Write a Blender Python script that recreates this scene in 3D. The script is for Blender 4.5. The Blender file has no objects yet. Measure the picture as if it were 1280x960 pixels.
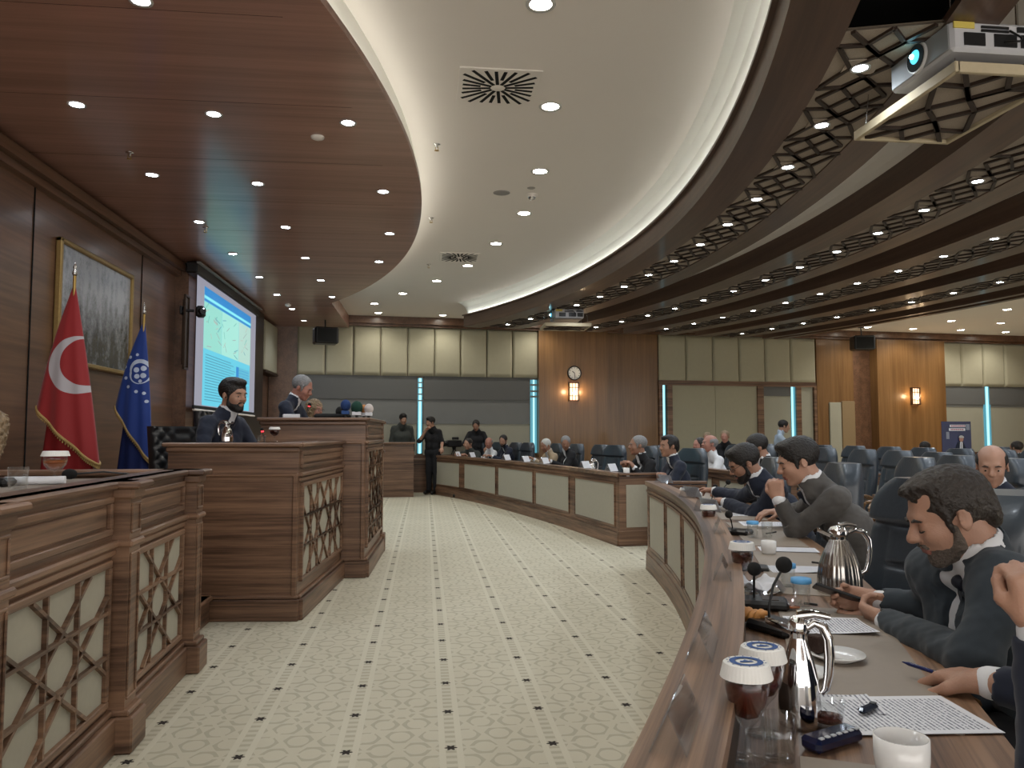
import bpy, bmesh, math, random
import numpy as np
from mathutils import Vector, Matrix
random.seed(7); PI = math.pi
C = bpy.context.scene.collection
S = bpy.context.scene
# ---------------------------------------------------------------- camera, world, exposure
F = 980.0; EYE = Vector((0, 0, 1.32)); PITCH = .0640; YAW = -.1105
_r = Vector((math.cos(YAW), math.sin(YAW), 0)); _h = Vector((-math.sin(YAW), math.cos(YAW), 0))
_f = _h * math.cos(PITCH) + Vector((0, 0, math.sin(PITCH))); _u = Vector((0, 0, math.cos(PITCH))) - _h * math.sin(PITCH)
cam = bpy.data.objects.new('camera', bpy.data.cameras.new('camera')); C.objects.link(cam); S.camera = cam
cam.matrix_world = Matrix(((_r.x, _u.x, -_f.x, EYE.x), (_r.y, _u.y, -_f.y, EYE.y), (_r.z, _u.z, -_f.z, EYE.z), (0, 0, 0, 1)))
cam.data.sensor_width = 36; cam.data.lens = F / 1280 * 36; cam.data.clip_start = .05
S.view_settings.view_transform = 'Standard'; S.view_settings.look = 'None'; S.view_settings.gamma = 1
S.view_settings.use_curve_mapping = False; S.view_settings.exposure = 1.28
W = bpy.data.worlds.new('world'); S.world = W; W.use_nodes = True
W.node_tree.nodes['Background'].inputs[0].default_value = (1.0, .95, .90, 1); W.node_tree.nodes['Background'].inputs[1].default_value = 1.15
P_SOFFIT = 8.0; P_WHITE = 14.0; P_RING = 8.0; COVE = 2.0      # lamp powers (W) and cove strip strength

def ray(px, py): return _f + _r * ((px - 640) / F) - _u * ((py - 480) / F)
def at(px, py, dep): return EYE + ray(px, py) * dep            # a point read off the photo at a known distance
def on_z(px, py, z): d = ray(px, py); return EYE + d * ((z - EYE.z) / d.z)

# ---------------------------------------------------------------- helpers
def tag(o, label=None, cat=None, group=None, kind=None):
    if label: o['label'] = label
    if cat: o['category'] = cat
    if group: o['group'] = group
    if kind: o['kind'] = kind
    return o
def thing(name, label, cat, loc=(0, 0, 0), rz=0, group=None):
    o = bpy.data.objects.new(name, None); C.objects.link(o); o.empty_display_size = .1
    o.location = loc; o.rotation_euler = (0, 0, rz); return tag(o, label, cat, group)
class MB:
    """collects shapes, then links them as ONE mesh object"""
    def __init__(s): s.v = []; s.f = []; s.m = []; s.cur = 0; s.sm = []; s.smooth = False
    def add(s, vs, fs, smooth=None):
        b = len(s.v); s.v += [tuple(v) for v in vs]; s.f += [tuple(b + i for i in f) for f in fs]
        s.m += [s.cur] * len(fs); s.sm += [s.smooth if smooth is None else smooth] * len(fs); return s
    def box(s, c, d, rz=0, R=None, ch=0.0):
        x, y, z = d[0] / 2, d[1] / 2, d[2] / 2
        if R is None: R = Matrix.Rotation(rz, 3, 'Z')
        c = Vector(c)
        if ch <= 0:
            P = [(-x, -y, -z), (x, -y, -z), (x, y, -z), (-x, y, -z), (-x, -y, z), (x, -y, z), (x, y, z), (-x, y, z)]
            fs = [(3, 2, 1, 0), (4, 5, 6, 7), (0, 1, 5, 4), (1, 2, 6, 5), (2, 3, 7, 6), (3, 0, 4, 7)]
        else:
            ch = min(ch, x * .9, y * .9, z * .9); P = []; idx = {}
            for sx in (-1, 1):
                for sy in (-1, 1):
                    for sz in (-1, 1):
                        for a in range(3):
                            q = [sx * (x - ch), sy * (y - ch), sz * (z - ch)]; q[a] = (sx * x, sy * y, sz * z)[a]
                            idx[(sx, sy, sz, a)] = len(P); P.append(tuple(q))
            fs = []
            def quad(l):
                p = [Vector(P[i]) for i in l]; n = (p[1] - p[0]).cross(p[2] - p[0])
                if n.dot(sum(p, Vector())) < 0: l = l[::-1]
                fs.append(tuple(l))
            for a in range(3):
                o = [i for i in range(3) if i != a]
                for sg in (-1, 1):
                    l = []
                    for t in ((-1, -1), (1, -1), (1, 1), (-1, 1)):
                        k = [0, 0, 0]; k[a] = sg; k[o[0]], k[o[1]] = t; l.append(idx[(*k, a)])
                    quad(l)
                for t0 in (-1, 1):
                    for t1 in (-1, 1):
                        def K(v, ax):
                            k = [0, 0, 0]; k[a] = v; k[o[0]] = t0; k[o[1]] = t1; return idx[(*k, ax)]
                        quad([K(-1, o[0]), K(1, o[0]), K(1, o[1]), K(-1, o[1])])
            for sx in (-1, 1):
                for sy in (-1, 1):
                    for sz in (-1, 1): quad([idx[(sx, sy, sz, a)] for a in range(3)])
        return s.add([c + R @ Vector(p) for p in P], fs, False)
    def bar(s, a, b, w, t, up=(0, 0, 1), ch=0):
        a = Vector(a); b = Vector(b); d = b - a; L = d.length; x = d / L; u = Vector(up); y = u.cross(x)
        if y.length < 1e-6: y = Vector((0, 1, 0)).cross(x)
        y.normalize(); z = x.cross(y); R = Matrix((x, y, z)).transposed()
        return s.box((a + b) / 2, (L, w, t), R=R, ch=ch)
    def tube(s, pts, r, n=10, caps=True):
        pts = [Vector(p) for p in pts]; rs = r if isinstance(r, (list, tuple)) else [r] * len(pts); vs = []; fs = []
        pn = None
        for i, p in enumerate(pts):
            d = (pts[min(i + 1, len(pts) - 1)] - pts[max(i - 1, 0)]).normalized()
            if pn is None: a = Vector((0, 0, 1)) if abs(d.z) < .9 else Vector((1, 0, 0)); pn = d.cross(a).normalized()
            pn = (pn - d * pn.dot(d)).normalized(); q = d.cross(pn)
            for k in range(n): t = 2 * PI * k / n; vs.append(p + (pn * math.cos(t) + q * math.sin(t)) * rs[i])
        for i in range(len(pts) - 1):
            for k in range(n): k2 = (k + 1) % n; fs.append((i * n + k, i * n + k2, (i + 1) * n + k2, (i + 1) * n + k))
        s.add(vs, fs, True)
        if caps: s.add(vs[:n], [tuple(range(n))[::-1]], False); s.add(vs[-n:], [tuple(range(n))], False)
        return s
    def lathe(s, prof, n=24, c=(0, 0, 0), sx=1, sy=1):
        vs = []; fs = []; c = Vector(c)
        for r, z in prof:
            for k in range(n): t = 2 * PI * k / n; vs.append(c + Vector((max(r, 1e-4) * math.cos(t) * sx, max(r, 1e-4) * math.sin(t) * sy, z)))
        for i in range(len(prof) - 1):
            for k in range(n): k2 = (k + 1) % n; fs.append((i * n + k, i * n + k2, (i + 1) * n + k2, (i + 1) * n + k))
        return s.add(vs, fs, True)
    def grid(s, fn, nu, nv, closed_u=False, flip=False, smooth=True):
        vs = [fn(i / nu, j / nv) for j in range(nv + 1) for i in range(nu + (0 if closed_u else 1))]; w = nu + (0 if closed_u else 1); fs = []
        for j in range(nv):
            for i in range(nu):
                i2 = (i + 1) % w; q = (j * w + i, j * w + i2, (j + 1) * w + i2, (j + 1) * w + i); fs.append(q[::-1] if flip else q)
        return s.add(vs, fs, smooth)
    def prism(s, poly, z0, z1):
        n = len(poly); vs = [(x, y, z0) for x, y in poly] + [(x, y, z1) for x, y in poly]
        return s.add(vs, [tuple(range(n))[::-1], tuple(range(n, 2 * n))] + [(i, (i + 1) % n, n + (i + 1) % n, n + i) for i in range(n)], False)
    def ball(s, c, r, n=12, sc=(1, 1, 1)):
        c = Vector(c); return s.grid(lambda u, v: c + Vector((r * sc[0] * math.sin(PI * v) * math.cos(2 * PI * u), r * sc[1] * math.sin(PI * v) * math.sin(2 * PI * u), -r * sc[2] * math.cos(PI * v))), n, max(6, n // 2 + 2), True)
    def build(s, name, mats, parent=None, loc=None, rz=0, label=None):
        me = bpy.data.meshes.new(name); me.from_pydata(s.v, [], s.f); me.validate()
        if not isinstance(mats, (list, tuple)): mats = [mats]
        for m in mats: me.materials.append(m)
        if len(me.polygons) == len(s.m):
            me.polygons.foreach_set('material_index', s.m); me.polygons.foreach_set('use_smooth', s.sm)
        me.update(); o = bpy.data.objects.new(name, me); C.objects.link(o)
        if parent: o.parent = parent
        if loc is not None: o.location = loc
        if rz: o.rotation_euler = (0, 0, rz)
        if label: o['label'] = label
        return o
def copy_tree(o, parent=None):
    c = o.copy(); C.objects.link(c)
    if parent: c.parent = parent
    for ch in o.children: copy_tree(ch, c)
    return c

# sweep a profile [(offset along outward normal, z)...] along a plan path
def sweep(path, prof, nrm, name, mat, parent=None, mb=None, closed=True, caps=True, smooth=False):
    n = len(prof); vs = []; fs = []
    for p, q in zip(path, nrm):
        for o, z in prof: vs.append((p[0] + q[0] * o, p[1] + q[1] * o, z))
    m = n if closed else n - 1
    for i in range(len(path) - 1):
        for k in range(m): k2 = (k + 1) % n; fs.append((i * n + k, (i + 1) * n + k, (i + 1) * n + k2, i * n + k2))
    if caps and closed: fs.append(tuple(range(n))[::-1][::-1]); fs.append(tuple(range((len(path) - 1) * n, len(path) * n))[::-1])
    own = mb is None; mb = mb or MB(); mb.add(vs, fs, smooth)
    return mb.build(name, mat, parent) if own else mb
def arc(c, R, a0, a1, n): return [(c[0] + R * math.cos(a0 + (a1 - a0) * i / n), c[1] + R * math.sin(a0 + (a1 - a0) * i / n)) for i in range(n + 1)], [(math.cos(a0 + (a1 - a0) * i / n), math.sin(a0 + (a1 - a0) * i / n)) for i in range(n + 1)]

# ---------------------------------------------------------------- materials
def new_mat(name):
    m = bpy.data.materials.new(name); m.use_nodes = True; nt = m.node_tree; return m, nt, nt.nodes['Principled BSDF']
def pm(name, col, rough=.5, metal=0, emis=None, es=0, trans=0, ior=1.45, coat=0, noise=0, nscale=8, bump=0, bscale=60, spec=None, sheen=0):
    m, nt, b = new_mat(name); b.inputs['Base Color'].default_value = (*col, 1); b.inputs['Roughness'].default_value = rough; b.inputs['Metallic'].default_value = metal
    b.inputs['Transmission Weight'].default_value = trans; b.inputs['IOR'].default_value = ior; b.inputs['Coat Weight'].default_value = coat; b.inputs['Coat Roughness'].default_value = .15
    if spec is not None: b.inputs['Specular IOR Level'].default_value = spec
    if sheen: b.inputs['Sheen Weight'].default_value = sheen
    if emis: b.inputs['Emission Color'].default_value = (*emis, 1); b.inputs['Emission Strength'].default_value = es
    N = nt.nodes; L = nt.links
    if noise or bump:
        tc = N.new('ShaderNodeTexCoord')
    if noise:
        t = N.new('ShaderNodeTexNoise'); t.inputs['Scale'].default_value = nscale; t.inputs['Detail'].default_value = 5; L.new(tc.outputs['Object'], t.inputs['Vector'])
        mx = N.new('ShaderNodeMix'); mx.data_type = 'RGBA'; L.new(t.outputs['Fac'], mx.inputs['Factor'])
        mx.inputs['A'].default_value = (*[c * (1 - noise) for c in col], 1); mx.inputs['B'].default_value = (*[min(1, c * (1 + noise)) for c in col], 1); L.new(mx.outputs['Result'], b.inputs['Base Color'])
    if bump:
        t = N.new('ShaderNodeTexNoise'); t.inputs['Scale'].default_value = bscale; t.inputs['Detail'].default_value = 3; L.new(tc.outputs['Object'], t.inputs['Vector'])
        bp = N.new('ShaderNodeBump'); bp.inputs['Strength'].default_value = bump; bp.inputs['Distance'].default_value = .01; L.new(t.outputs['Fac'], bp.inputs['Height']); L.new(bp.outputs['Normal'], b.inputs['Normal'])
    return m
def wood(name, dark, light, stretch=(1.2, 40, 40), rough=.42, polar=None, fine=1.0, coat=.10, patch=None, cr=.12):
    """veneer: streaks run along the axis with the small stretch; polar=(cx,cy) makes them follow an arc"""
    m, nt, b = new_mat(name); N = nt.nodes; L = nt.links; tc = N.new('ShaderNodeTexCoord'); src = tc.outputs['Object']
    if polar:
        sub = N.new('ShaderNodeVectorMath'); sub.operation = 'SUBTRACT'; sub.inputs[1].default_value = (*polar, 0); L.new(src, sub.inputs[0])
        sp = N.new('ShaderNodeSeparateXYZ'); L.new(sub.outputs[0], sp.inputs[0]); cb = N.new('ShaderNodeCombineXYZ'); L.new(sp.outputs[0], cb.inputs[0]); L.new(sp.outputs[1], cb.inputs[1])
        ln = N.new('ShaderNodeVectorMath'); ln.operation = 'LENGTH'; L.new(cb.outputs[0], ln.inputs[0])
        an = N.new('ShaderNodeMath'); an.operation = 'ARCTAN2'; L.new(sp.outputs[1], an.inputs[0]); L.new(sp.outputs[0], an.inputs[1])
        am = N.new('ShaderNodeMath'); am.operation = 'MULTIPLY'; am.inputs[1].default_value = 18; L.new(an.outputs[0], am.inputs[0])
        c2 = N.new('ShaderNodeCombineXYZ'); L.new(am.outputs[0], c2.inputs[0]); L.new(ln.outputs['Value'], c2.inputs[1]); L.new(sp.outputs[2], c2.inputs[2]); src = c2.outputs[0]
    mp = N.new('ShaderNodeMapping'); mp.inputs['Scale'].default_value = stretch; L.new(src, mp.inputs['Vector'])
    t = N.new('ShaderNodeTexNoise'); t.inputs['Scale'].default_value = 1.0; t.inputs['Detail'].default_value = 6; t.inputs['Roughness'].default_value = .65; L.new(mp.outputs[0], t.inputs['Vector'])
    mp2 = N.new('ShaderNodeMapping'); mp2.inputs['Scale'].default_value = [x * .22 for x in stretch]; L.new(src, mp2.inputs['Vector'])
    t2 = N.new('ShaderNodeTexNoise'); t2.inputs['Scale'].default_value = 1.0; t2.inputs['Detail'].default_value = 3; L.new(mp2.outputs[0], t2.inputs['Vector'])
    ad = N.new('ShaderNodeMath'); ad.operation = 'ADD'; L.new(t.outputs['Fac'], ad.inputs[0]); L.new(t2.outputs['Fac'], ad.inputs[1])
    rp = N.new('ShaderNodeMapRange'); rp.inputs['From Min'].default_value = .80; rp.inputs['From Max'].default_value = 1.20; L.new(ad.outputs[0], rp.inputs['Value'])
    mx = N.new('ShaderNodeMix'); mx.data_type = 'RGBA'; mx.inputs['A'].default_value = (*dark, 1); mx.inputs['B'].default_value = (*light, 1); L.new(rp.outputs[0], mx.inputs['Factor'])
    L.new(mx.outputs['Result'], b.inputs['Base Color']); b.inputs['Roughness'].default_value = rough; b.inputs['Coat Weight'].default_value = coat; b.inputs['Coat Roughness'].default_value = cr
    bp = N.new('ShaderNodeBump'); bp.inputs['Strength'].default_value = .05; bp.inputs['Distance'].default_value = .003; L.new(t.outputs['Fac'], bp.inputs['Height']); L.new(bp.outputs['Normal'], b.inputs['Normal'])
    return m
WD = (.066, .032, .018); WL = (.265, .150, .090)
CD = (-17.2, 9.68)                       # centre of the near desks' arcs
CR = (-13.3, 8.7)                        # centre of the ceiling rings
M = {}
M['wood'] = wood('walnut_veneer', WD, WL, (1.3, 2.4, 48))
M['wood_y'] = wood('walnut_cross', WD, WL, (2.4, 1.3, 48))
M['beigeshirt'] = pm('cream_cotton', (.50, .45, .38), .85)
M['wood_v'] = wood('walnut_upright', WD, WL, (45, 45, 1.2))
M['wood_arc'] = wood('walnut_arc', (.060, .030, .018), (.30, .18, .11), (1.0, 60, 45), polar=CD, rough=.38)
M['wood_ring'] = wood('walnut_ring', (.072, .040, .026), (.125, .070, .044), (.8, 22, 30), polar=CR, rough=.42, coat=.15)
M['latdark'] = pm('dark_lattice', (.035, .021, .014), .5)
M['wood_soffit'] = wood('walnut_soffit', (.29, .150, .110), (.42, .222, .165), (.8, 26, 26), rough=.36, coat=.45, cr=.14)
M['wood_wall'] = wood('walnut_wall', (.095, .046, .024), (.175, .088, .048), (30, .9, 26), rough=.36, coat=.22, cr=.2)
M['wood_warm_lit'] = wood('warm_lit_veneer', (.15, .072, .022), (.23, .118, .042), (26, 26, .9), rough=.4, coat=.25)  # wall wood again, with the sconces' warm light put into its colour
M['wood_light'] = pm('light_wood_edge', (.55, .43, .26), .6, noise=.15, nscale=20)
M['white'] = pm('white_plaster', (.86, .81, .755), .85, noise=.02, nscale=1)
M['cove'] = pm('cove_paint', (.90, .89, .83), .8)
M['greypaint'] = pm('grey_paint', (.30, .30, .30), .8)
M['beige'] = pm('beige_fabric', (.40, .375, .30), .9, noise=.06, nscale=30, bump=.1, bscale=300)
M['beigelat'] = pm('perforated_beige', (.36, .30, .24), .8, noise=.25, nscale=120)
M['cream'] = pm('cream_fabric', (.39, .365, .265), .85, noise=.04, nscale=14, bump=.08, bscale=200)
M['blindlow'] = pm('beige_blind', (.36, .35, .28), .9, noise=.03, nscale=5)
M['blind'] = pm('grey_blind', (.20, .205, .20), .9, noise=.05, nscale=4)
M['blinddk'] = pm('dark_grey_blind', (.13, .132, .13), .9)
M['pad'] = pm('leatherette_pad', (.29, .245, .20), .5, noise=.05, nscale=30)
M['black'] = pm('black_plastic', (.012, .012, .013), .35)
M['foam'] = pm('black_foam', (.01, .01, .01), .95)
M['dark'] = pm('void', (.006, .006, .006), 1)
M['steel'] = pm('brushed_steel', (.55, .53, .50), .22, 1)
M['chrome'] = pm('chrome', (.75, .75, .76), .06, 1)
M['brass'] = pm('brass', (.45, .30, .10), .35, 1)
M['gold'] = pm('gold_paint', (.33, .22, .08), .4, .5, noise=.2, nscale=40)
def thin_glass(name, tint, k):
    m = bpy.data.materials.new(name); m.use_nodes = True; nt = m.node_tree; N = nt.nodes; L = nt.links; N.remove(N['Principled BSDF']); out = N['Material Output']
    t = N.new('ShaderNodeBsdfTransparent'); t.inputs[0].default_value = (*tint, 1); g = N.new('ShaderNodeBsdfGlossy'); g.inputs['Roughness'].default_value = .04; g.inputs[0].default_value = (.95, .97, 1, 1)
    lw = N.new('ShaderNodeLayerWeight'); lw.inputs[0].default_value = k; mp = N.new('ShaderNodeMapRange'); mp.inputs['To Min'].default_value = .03; mp.inputs['To Max'].default_value = .55; L.new(lw.outputs['Facing'], mp.inputs['Value'])
    mx = N.new('ShaderNodeMixShader'); L.new(mp.outputs[0], mx.inputs[0]); L.new(t.outputs[0], mx.inputs[1]); L.new(g.outputs[0], mx.inputs[2]); L.new(mx.outputs[0], out.inputs[0]); return m
M['glass'] = thin_glass('clear_glass', (.97, .98, .98), .18)
M['acrylic'] = thin_glass('acrylic', (.92, .95, .97), .30)
M['teaglass'] = pm('tea', (.085, .012, .005), .05, trans=.35, ior=1.1, coat=.5)
M['amber'] = pm('amber_drink', (.50, .16, .05), .05, trans=.5, ior=1.1, coat=.5)
M['porcelain'] = pm('porcelain', (.78, .78, .77), .15, coat=.4)
M['paperlid'] = pm('paper_lid', (.80, .80, .77), .7)
M['blueprint'] = pm('blue_print', (.03, .09, .28), .6)
M['bluelid'] = pm('blue_lid', (.12, .40, .75), .4)
M['paper'] = pm('paper', (.75, .76, .80), .8)
M['pastry'] = pm('pastry', (.55, .25, .07), .5, noise=.4, nscale=30)
M['brownie'] = pm('chocolate_cake', (.035, .017, .011), .8, bump=.5, bscale=120)
M['navy'] = pm('navy_wool', (.012, .017, .034), .85, noise=.12, nscale=60, sheen=.1)
M['slate'] = pm('slate_wool', (.026, .036, .046), .85, noise=.12, nscale=60, sheen=.1)
M['greysuit'] = pm('grey_wool', (.085, .080, .076), .9, noise=.12, nscale=60, sheen=.1)
M['blacksuit'] = pm('black_wool', (.010, .010, .012), .85, noise=.1, nscale=60)
M['beigesuit'] = pm('beige_linen', (.38, .29, .19), .9)
M['whiteshirt'] = pm('white_cotton', (.70, .71, .73), .8)
M['blueshirt'] = pm('pale_blue_cotton', (.38, .46, .55), .8)
M['greenjk'] = pm('charcoal_green_cloth', (.045, .05, .045), .9, noise=.2, nscale=20)
M['trousers'] = pm('dark_trousers', (.015, .016, .02), .9)
M['shoe'] = pm('black_shoe_leather', (.01, .01, .01), .3)
M['tieb'] = pm('dark_tie', (.008, .010, .02), .6)
M['tieg'] = pm('slate_tie', (.06, .08, .10), .6, noise=.5, nscale=60)
def skin(name, col): 
    m = pm(name, col, .48, noise=.10, nscale=18, bump=.15, bscale=180); b = m.node_tree.nodes['Principled BSDF']
    b.inputs['Subsurface Weight'].default_value = .12; b.inputs['Subsurface Radius'].default_value = (.012, .005, .003); return m
M['skin'] = skin('skin', (.40, .225, .155)); M['skin2'] = skin('tan_skin', (.33, .175, .115)); M['skinr'] = skin('ruddy_skin', (.40, .19, .14))
M['lip'] = pm('lips', (.25, .095, .075), .5)
M['hairblack'] = pm('black_hair', (.010, .008, .007), .5, bump=.6, bscale=90)
M['hairbrown'] = pm('dark_brown_hair', (.024, .018, .014), .5, noise=.3, nscale=60, bump=.8, bscale=70)
M['hairgrey'] = pm('grey_hair', (.22, .22, .22), .6, noise=.4, nscale=60, bump=.6, bscale=70)
M['hairwhite'] = pm('white_hair', (.50, .50, .47), .7, noise=.2, nscale=60, bump=.5, bscale=70)
M['hairblond'] = pm('light_brown_hair', (.24, .17, .10), .6, noise=.5, nscale=40, bump=.9, bscale=50)
M['beardsalt'] = pm('salt_and_pepper_beard', (.11, .088, .072), .85, noise=.6, nscale=90, bump=.8, bscale=150)
M['eyew'] = pm('eye_white', (.6, .57, .52), .2); M['iris'] = pm('dark_iris', (.02, .012, .008), .1)
M['leather'] = pm('blue_grey_leather', (.040, .051, .064), .36, bump=.12, bscale=50, coat=.15)
M['leatherb'] = pm('black_leather', (.012, .013, .015), .33, bump=.12, bscale=50, coat=.2)
M['armwood'] = pm('polished_arm_wood', (.20, .105, .045), .3, noise=.15, nscale=12, coat=.4)
M['lampcool'] = pm('cool_led_lens', (1, 1, 1), .5, emis=(.80, .90, 1.0), es=26)
M['lampwarm'] = pm('warm_led_lens', (1, 1, 1), .5, emis=(1.0, .95, .82), es=26)
M['covestrip'] = pm('cove_led_strip', (1, 1, 1), .5, emis=(1.0, .96, .86), es=COVE)
M['covecool'] = pm('cove_led_strip_cool', (1, 1, 1), .5, emis=(.95, .97, .92), es=5.0)
M['trimw'] = pm('white_trim_ring', (.6, .6, .58), .4)
M['day'] = pm('daylight_pane', (0, 0, 0), .3, emis=(.10, .36, .45), es=.38)
M['day2'] = pm('bright_daylight_pane', (0, 0, 0), .3, emis=(.40, .85, .95), es=.62)
M['sconce'] = pm('lit_sconce_shade', (.5, .35, .25), .6, emis=(1.0, .55, .30), es=1.1)
M['bulb'] = pm('sconce_bulb', (1, .9, .8), .5, emis=(1.0, .85, .68), es=14)
M['bronze'] = pm('dark_bronze', (.05, .032, .022), .4, .6)
def copy_emit(n, col, es=1.0): 
    return pm(n, (.05, .05, .05), .6, emis=col, es=es)
# ---------------------------------------------------------------- carpet
def carpet():
    m, nt, b = new_mat('carpet'); N = nt.nodes; L = nt.links; g = .4345
    tc = N.new('ShaderNodeTexCoord'); sp = N.new('ShaderNodeSeparateXYZ'); L.new(tc.outputs['Object'], sp.inputs[0])
    def mt(op, a, bb=None, c=None):
        n = N.new('ShaderNodeMath'); n.operation = op
        for i, v in enumerate((a, bb, c)):
            if v is None: continue
            if isinstance(v, (int, float)): n.inputs[i].default_value = v
            else: L.new(v, n.inputs[i])
        return n.outputs[0]
    gx = mt('ADD', mt('DIVIDE', sp.outputs[0], g), 2.727); gy = mt('SUBTRACT', mt('DIVIDE', sp.outputs[1], g), 7.84)
    lx = mt('SUBTRACT', mt('FRACT', mt('ADD', gx, 100.5)), .5); ly = mt('SUBTRACT', mt('FRACT', mt('ADD', gy, 100.5)), .5)
    r = mt('SQRT', mt('ADD', mt('MULTIPLY', lx, lx), mt('MULTIPLY', ly, ly))); th = mt('ARCTAN2', ly, lx)
    rad = mt('ADD', mt('MULTIPLY', mt('COSINE', mt('MULTIPLY', th, 6)), .014), .050)
    star = mt('LESS_THAN', r, rad)
    # pale border bands either side of each star column
    ax = mt('ABSOLUTE', lx); band = mt('MULTIPLY', mt('GREATER_THAN', ax, .055), mt('LESS_THAN', ax, .115))
    # interlaced geometric figure from three families of lines
    v = None; f = None
    for k in range(3):
        a = PI / 3 * k + PI / 6
        t = mt('ADD', mt('MULTIPLY', gx, 2 * PI * 2 * math.cos(a) * 1.1547), mt('MULTIPLY', gy, 2 * PI * 2 * math.sin(a)))
        w = mt('ABSOLUTE', mt('SINE', mt('MULTIPLY', t, .5))); v = w if v is None else mt('MINIMUM', v, w)
        cc = mt('COSINE', mt('MULTIPLY', t, 1.5)); f = cc if f is None else mt('ADD', f, cc)
    pat = mt('MULTIPLY', mt('LESS_THAN', mt('ABSOLUTE', mt('ADD', f, .35)), .62), mt('GREATER_THAN', v, .16))
    soft = mt('MULTIPLY', pat, mt('SUBTRACT', 1.0, mt('LESS_THAN', ax, .115)))
    dash = mt('MULTIPLY', mt('LESS_THAN', ax, .05), mt('GREATER_THAN', mt('SINE', mt('MULTIPLY', gy, 2 * PI * 8)), .1))
    soft = mt('MAXIMUM', soft, dash)
    nz = N.new('ShaderNodeTexNoise'); nz.inputs['Scale'].default_value = 1.3; nz.inputs['Detail'].default_value = 4; L.new(tc.outputs['Object'], nz.inputs['Vector'])
    def mix(f, a, bb):
        x = N.new('ShaderNodeMix'); x.data_type = 'RGBA'
        for i, v in (('Factor', f), ('A', a), ('B', bb)):
            if isinstance(v, tuple): x.inputs[i].default_value = (*v, 1)
            elif isinstance(v, (int, float)): x.inputs[i].default_value = v
            else: L.new(v, x.inputs[i])
        return x.outputs['Result']
    base = mix(nz.outputs['Fac'], (.47, .435, .33), (.56, .52, .41))
    c = mix(mt('MULTIPLY', soft, .42), base, (.25, .23, .17)); c = mix(mt('MULTIPLY', band, .30), c, (.62, .59, .48)); c = mix(star, c, (.018, .012, .008))
    L.new(c, b.inputs['Base Color']); b.inputs['Roughness'].default_value = .95
    n2 = N.new('ShaderNodeTexNoise'); n2.inputs['Scale'].default_value = 260; L.new(tc.outputs['Object'], n2.inputs['Vector'])
    bp = N.new('ShaderNodeBump'); bp.inputs['Strength'].default_value = .3; bp.inputs['Distance'].default_value = .004; L.new(n2.outputs['Fac'], bp.inputs['Height']); L.new(bp.outputs['Normal'], b.inputs['Normal'])
    return m
def struct(name, mb, mat, parent=None, **k):
    o = mb.build(name, mat, parent, **k)
    if parent is None: o['kind'] = 'structure'
    return o
struct('floor', MB().box((6, 9, -.05), (24, 28, .1)), carpet())
# ---------------------------------------------------------------- far wall (stands at 5.7 degrees to the room grid)
WA = math.atan(.1); WO = Vector((0, 18.4, 0)); WU = Vector((math.cos(WA), math.sin(WA), 0)); WN = Vector((math.sin(WA), -math.cos(WA), 0))
far = bpy.data.objects.new('wall_far', None); C.objects.link(far); far.location = WO; far.rotation_euler = (0, 0, WA); far['kind'] = 'structure'
def wpart(name, mb, mat, label=None): return mb.build(name, mat, far, label=label)
def wbox(u0, u1, z0, z1, t, d=.05, ch=0): return MB().box(((u0 + u1) / 2, -(t - d / 2), (z0 + z1) / 2), (u1 - u0, d, z1 - z0), ch=ch)   # t = how far its face stands into the room
wpart('wall_base', MB().box((7.2, .11, 2.1), (23, .2, 4.2)), M['wood_wall'])
wpart('crown_moulding', MB().box((7.2, -.14, 3.94), (22.2, .26, .17)).box((7.2, -.09, 3.83), (22.2, .18, .06)), M['wood_wall'])
wpart('skirting', MB().box((7.2, -.03, .08), (22.2, .05, .16)), M['wood'])
# pilaster-like wood bays
mb = MB(); mb.box((3.56, -.09, 1.9), (1.74, .18, 3.8)); wpart('wood_bay', mb, M['wood_warm_lit'])
mb = MB(); mb.box((5.1, -.02, 1.9), (1.34, .04, 3.8)); wpart('wood_bay', mb, M['wood_warm_lit'])
mb = MB(); mb.box((10.68, -.05, 1.9), (1.07, .10, 3.8)); wpart('wood_bay', mb, M['wood_warm_lit'])
mb = MB(); mb.box((11.5, -.01, 1.9), (.56, .02, 3.8)); wpart('wood_bay', mb, M['wood_wall'])
mb = MB(); mb.box((12.8, -.16, 1.9), (2.05, .32, 3.8)); wpart('wood_bay', mb, M['wood_warm_lit'])
mb = MB(); mb.box((-3.2, -.02, 1.9), (.6, .04, 3.8)); wpart('wood_bay', mb, M['wood_wall'])
# upholstered cream panels above, each a padded board
def padrow(u0, u1, n, z0, z1):
    w = (u1 - u0) / n
    for i in range(n):
        mb = MB(); c = u0 + w * (i + .5); x0, x1 = c - w / 2 + .008, c + w / 2 - .008
        def fn(u, v, x0=x0, x1=x1):
            e = min(u, 1 - u, v * 2, (1 - v) * 2) ; b = .05 * min(1, max(0, e) / .06) ** .5
            return (x0 + (x1 - x0) * u, -.07 - b, z0 + (z1 - z0) * v)
        mb.grid(fn, 30, 24); mb.box((c, -.045, (z0 + z1) / 2), (w - .016, .055, z1 - z0))
        wpart('padded_panel', mb, M['cream'])
padrow(-2.9, 2.69, 9, 2.67, 3.80); padrow(5.79, 10.13, 6, 2.64, 3.80); padrow(13.84, 18.0, 6, 2.62, 3.80)
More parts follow.
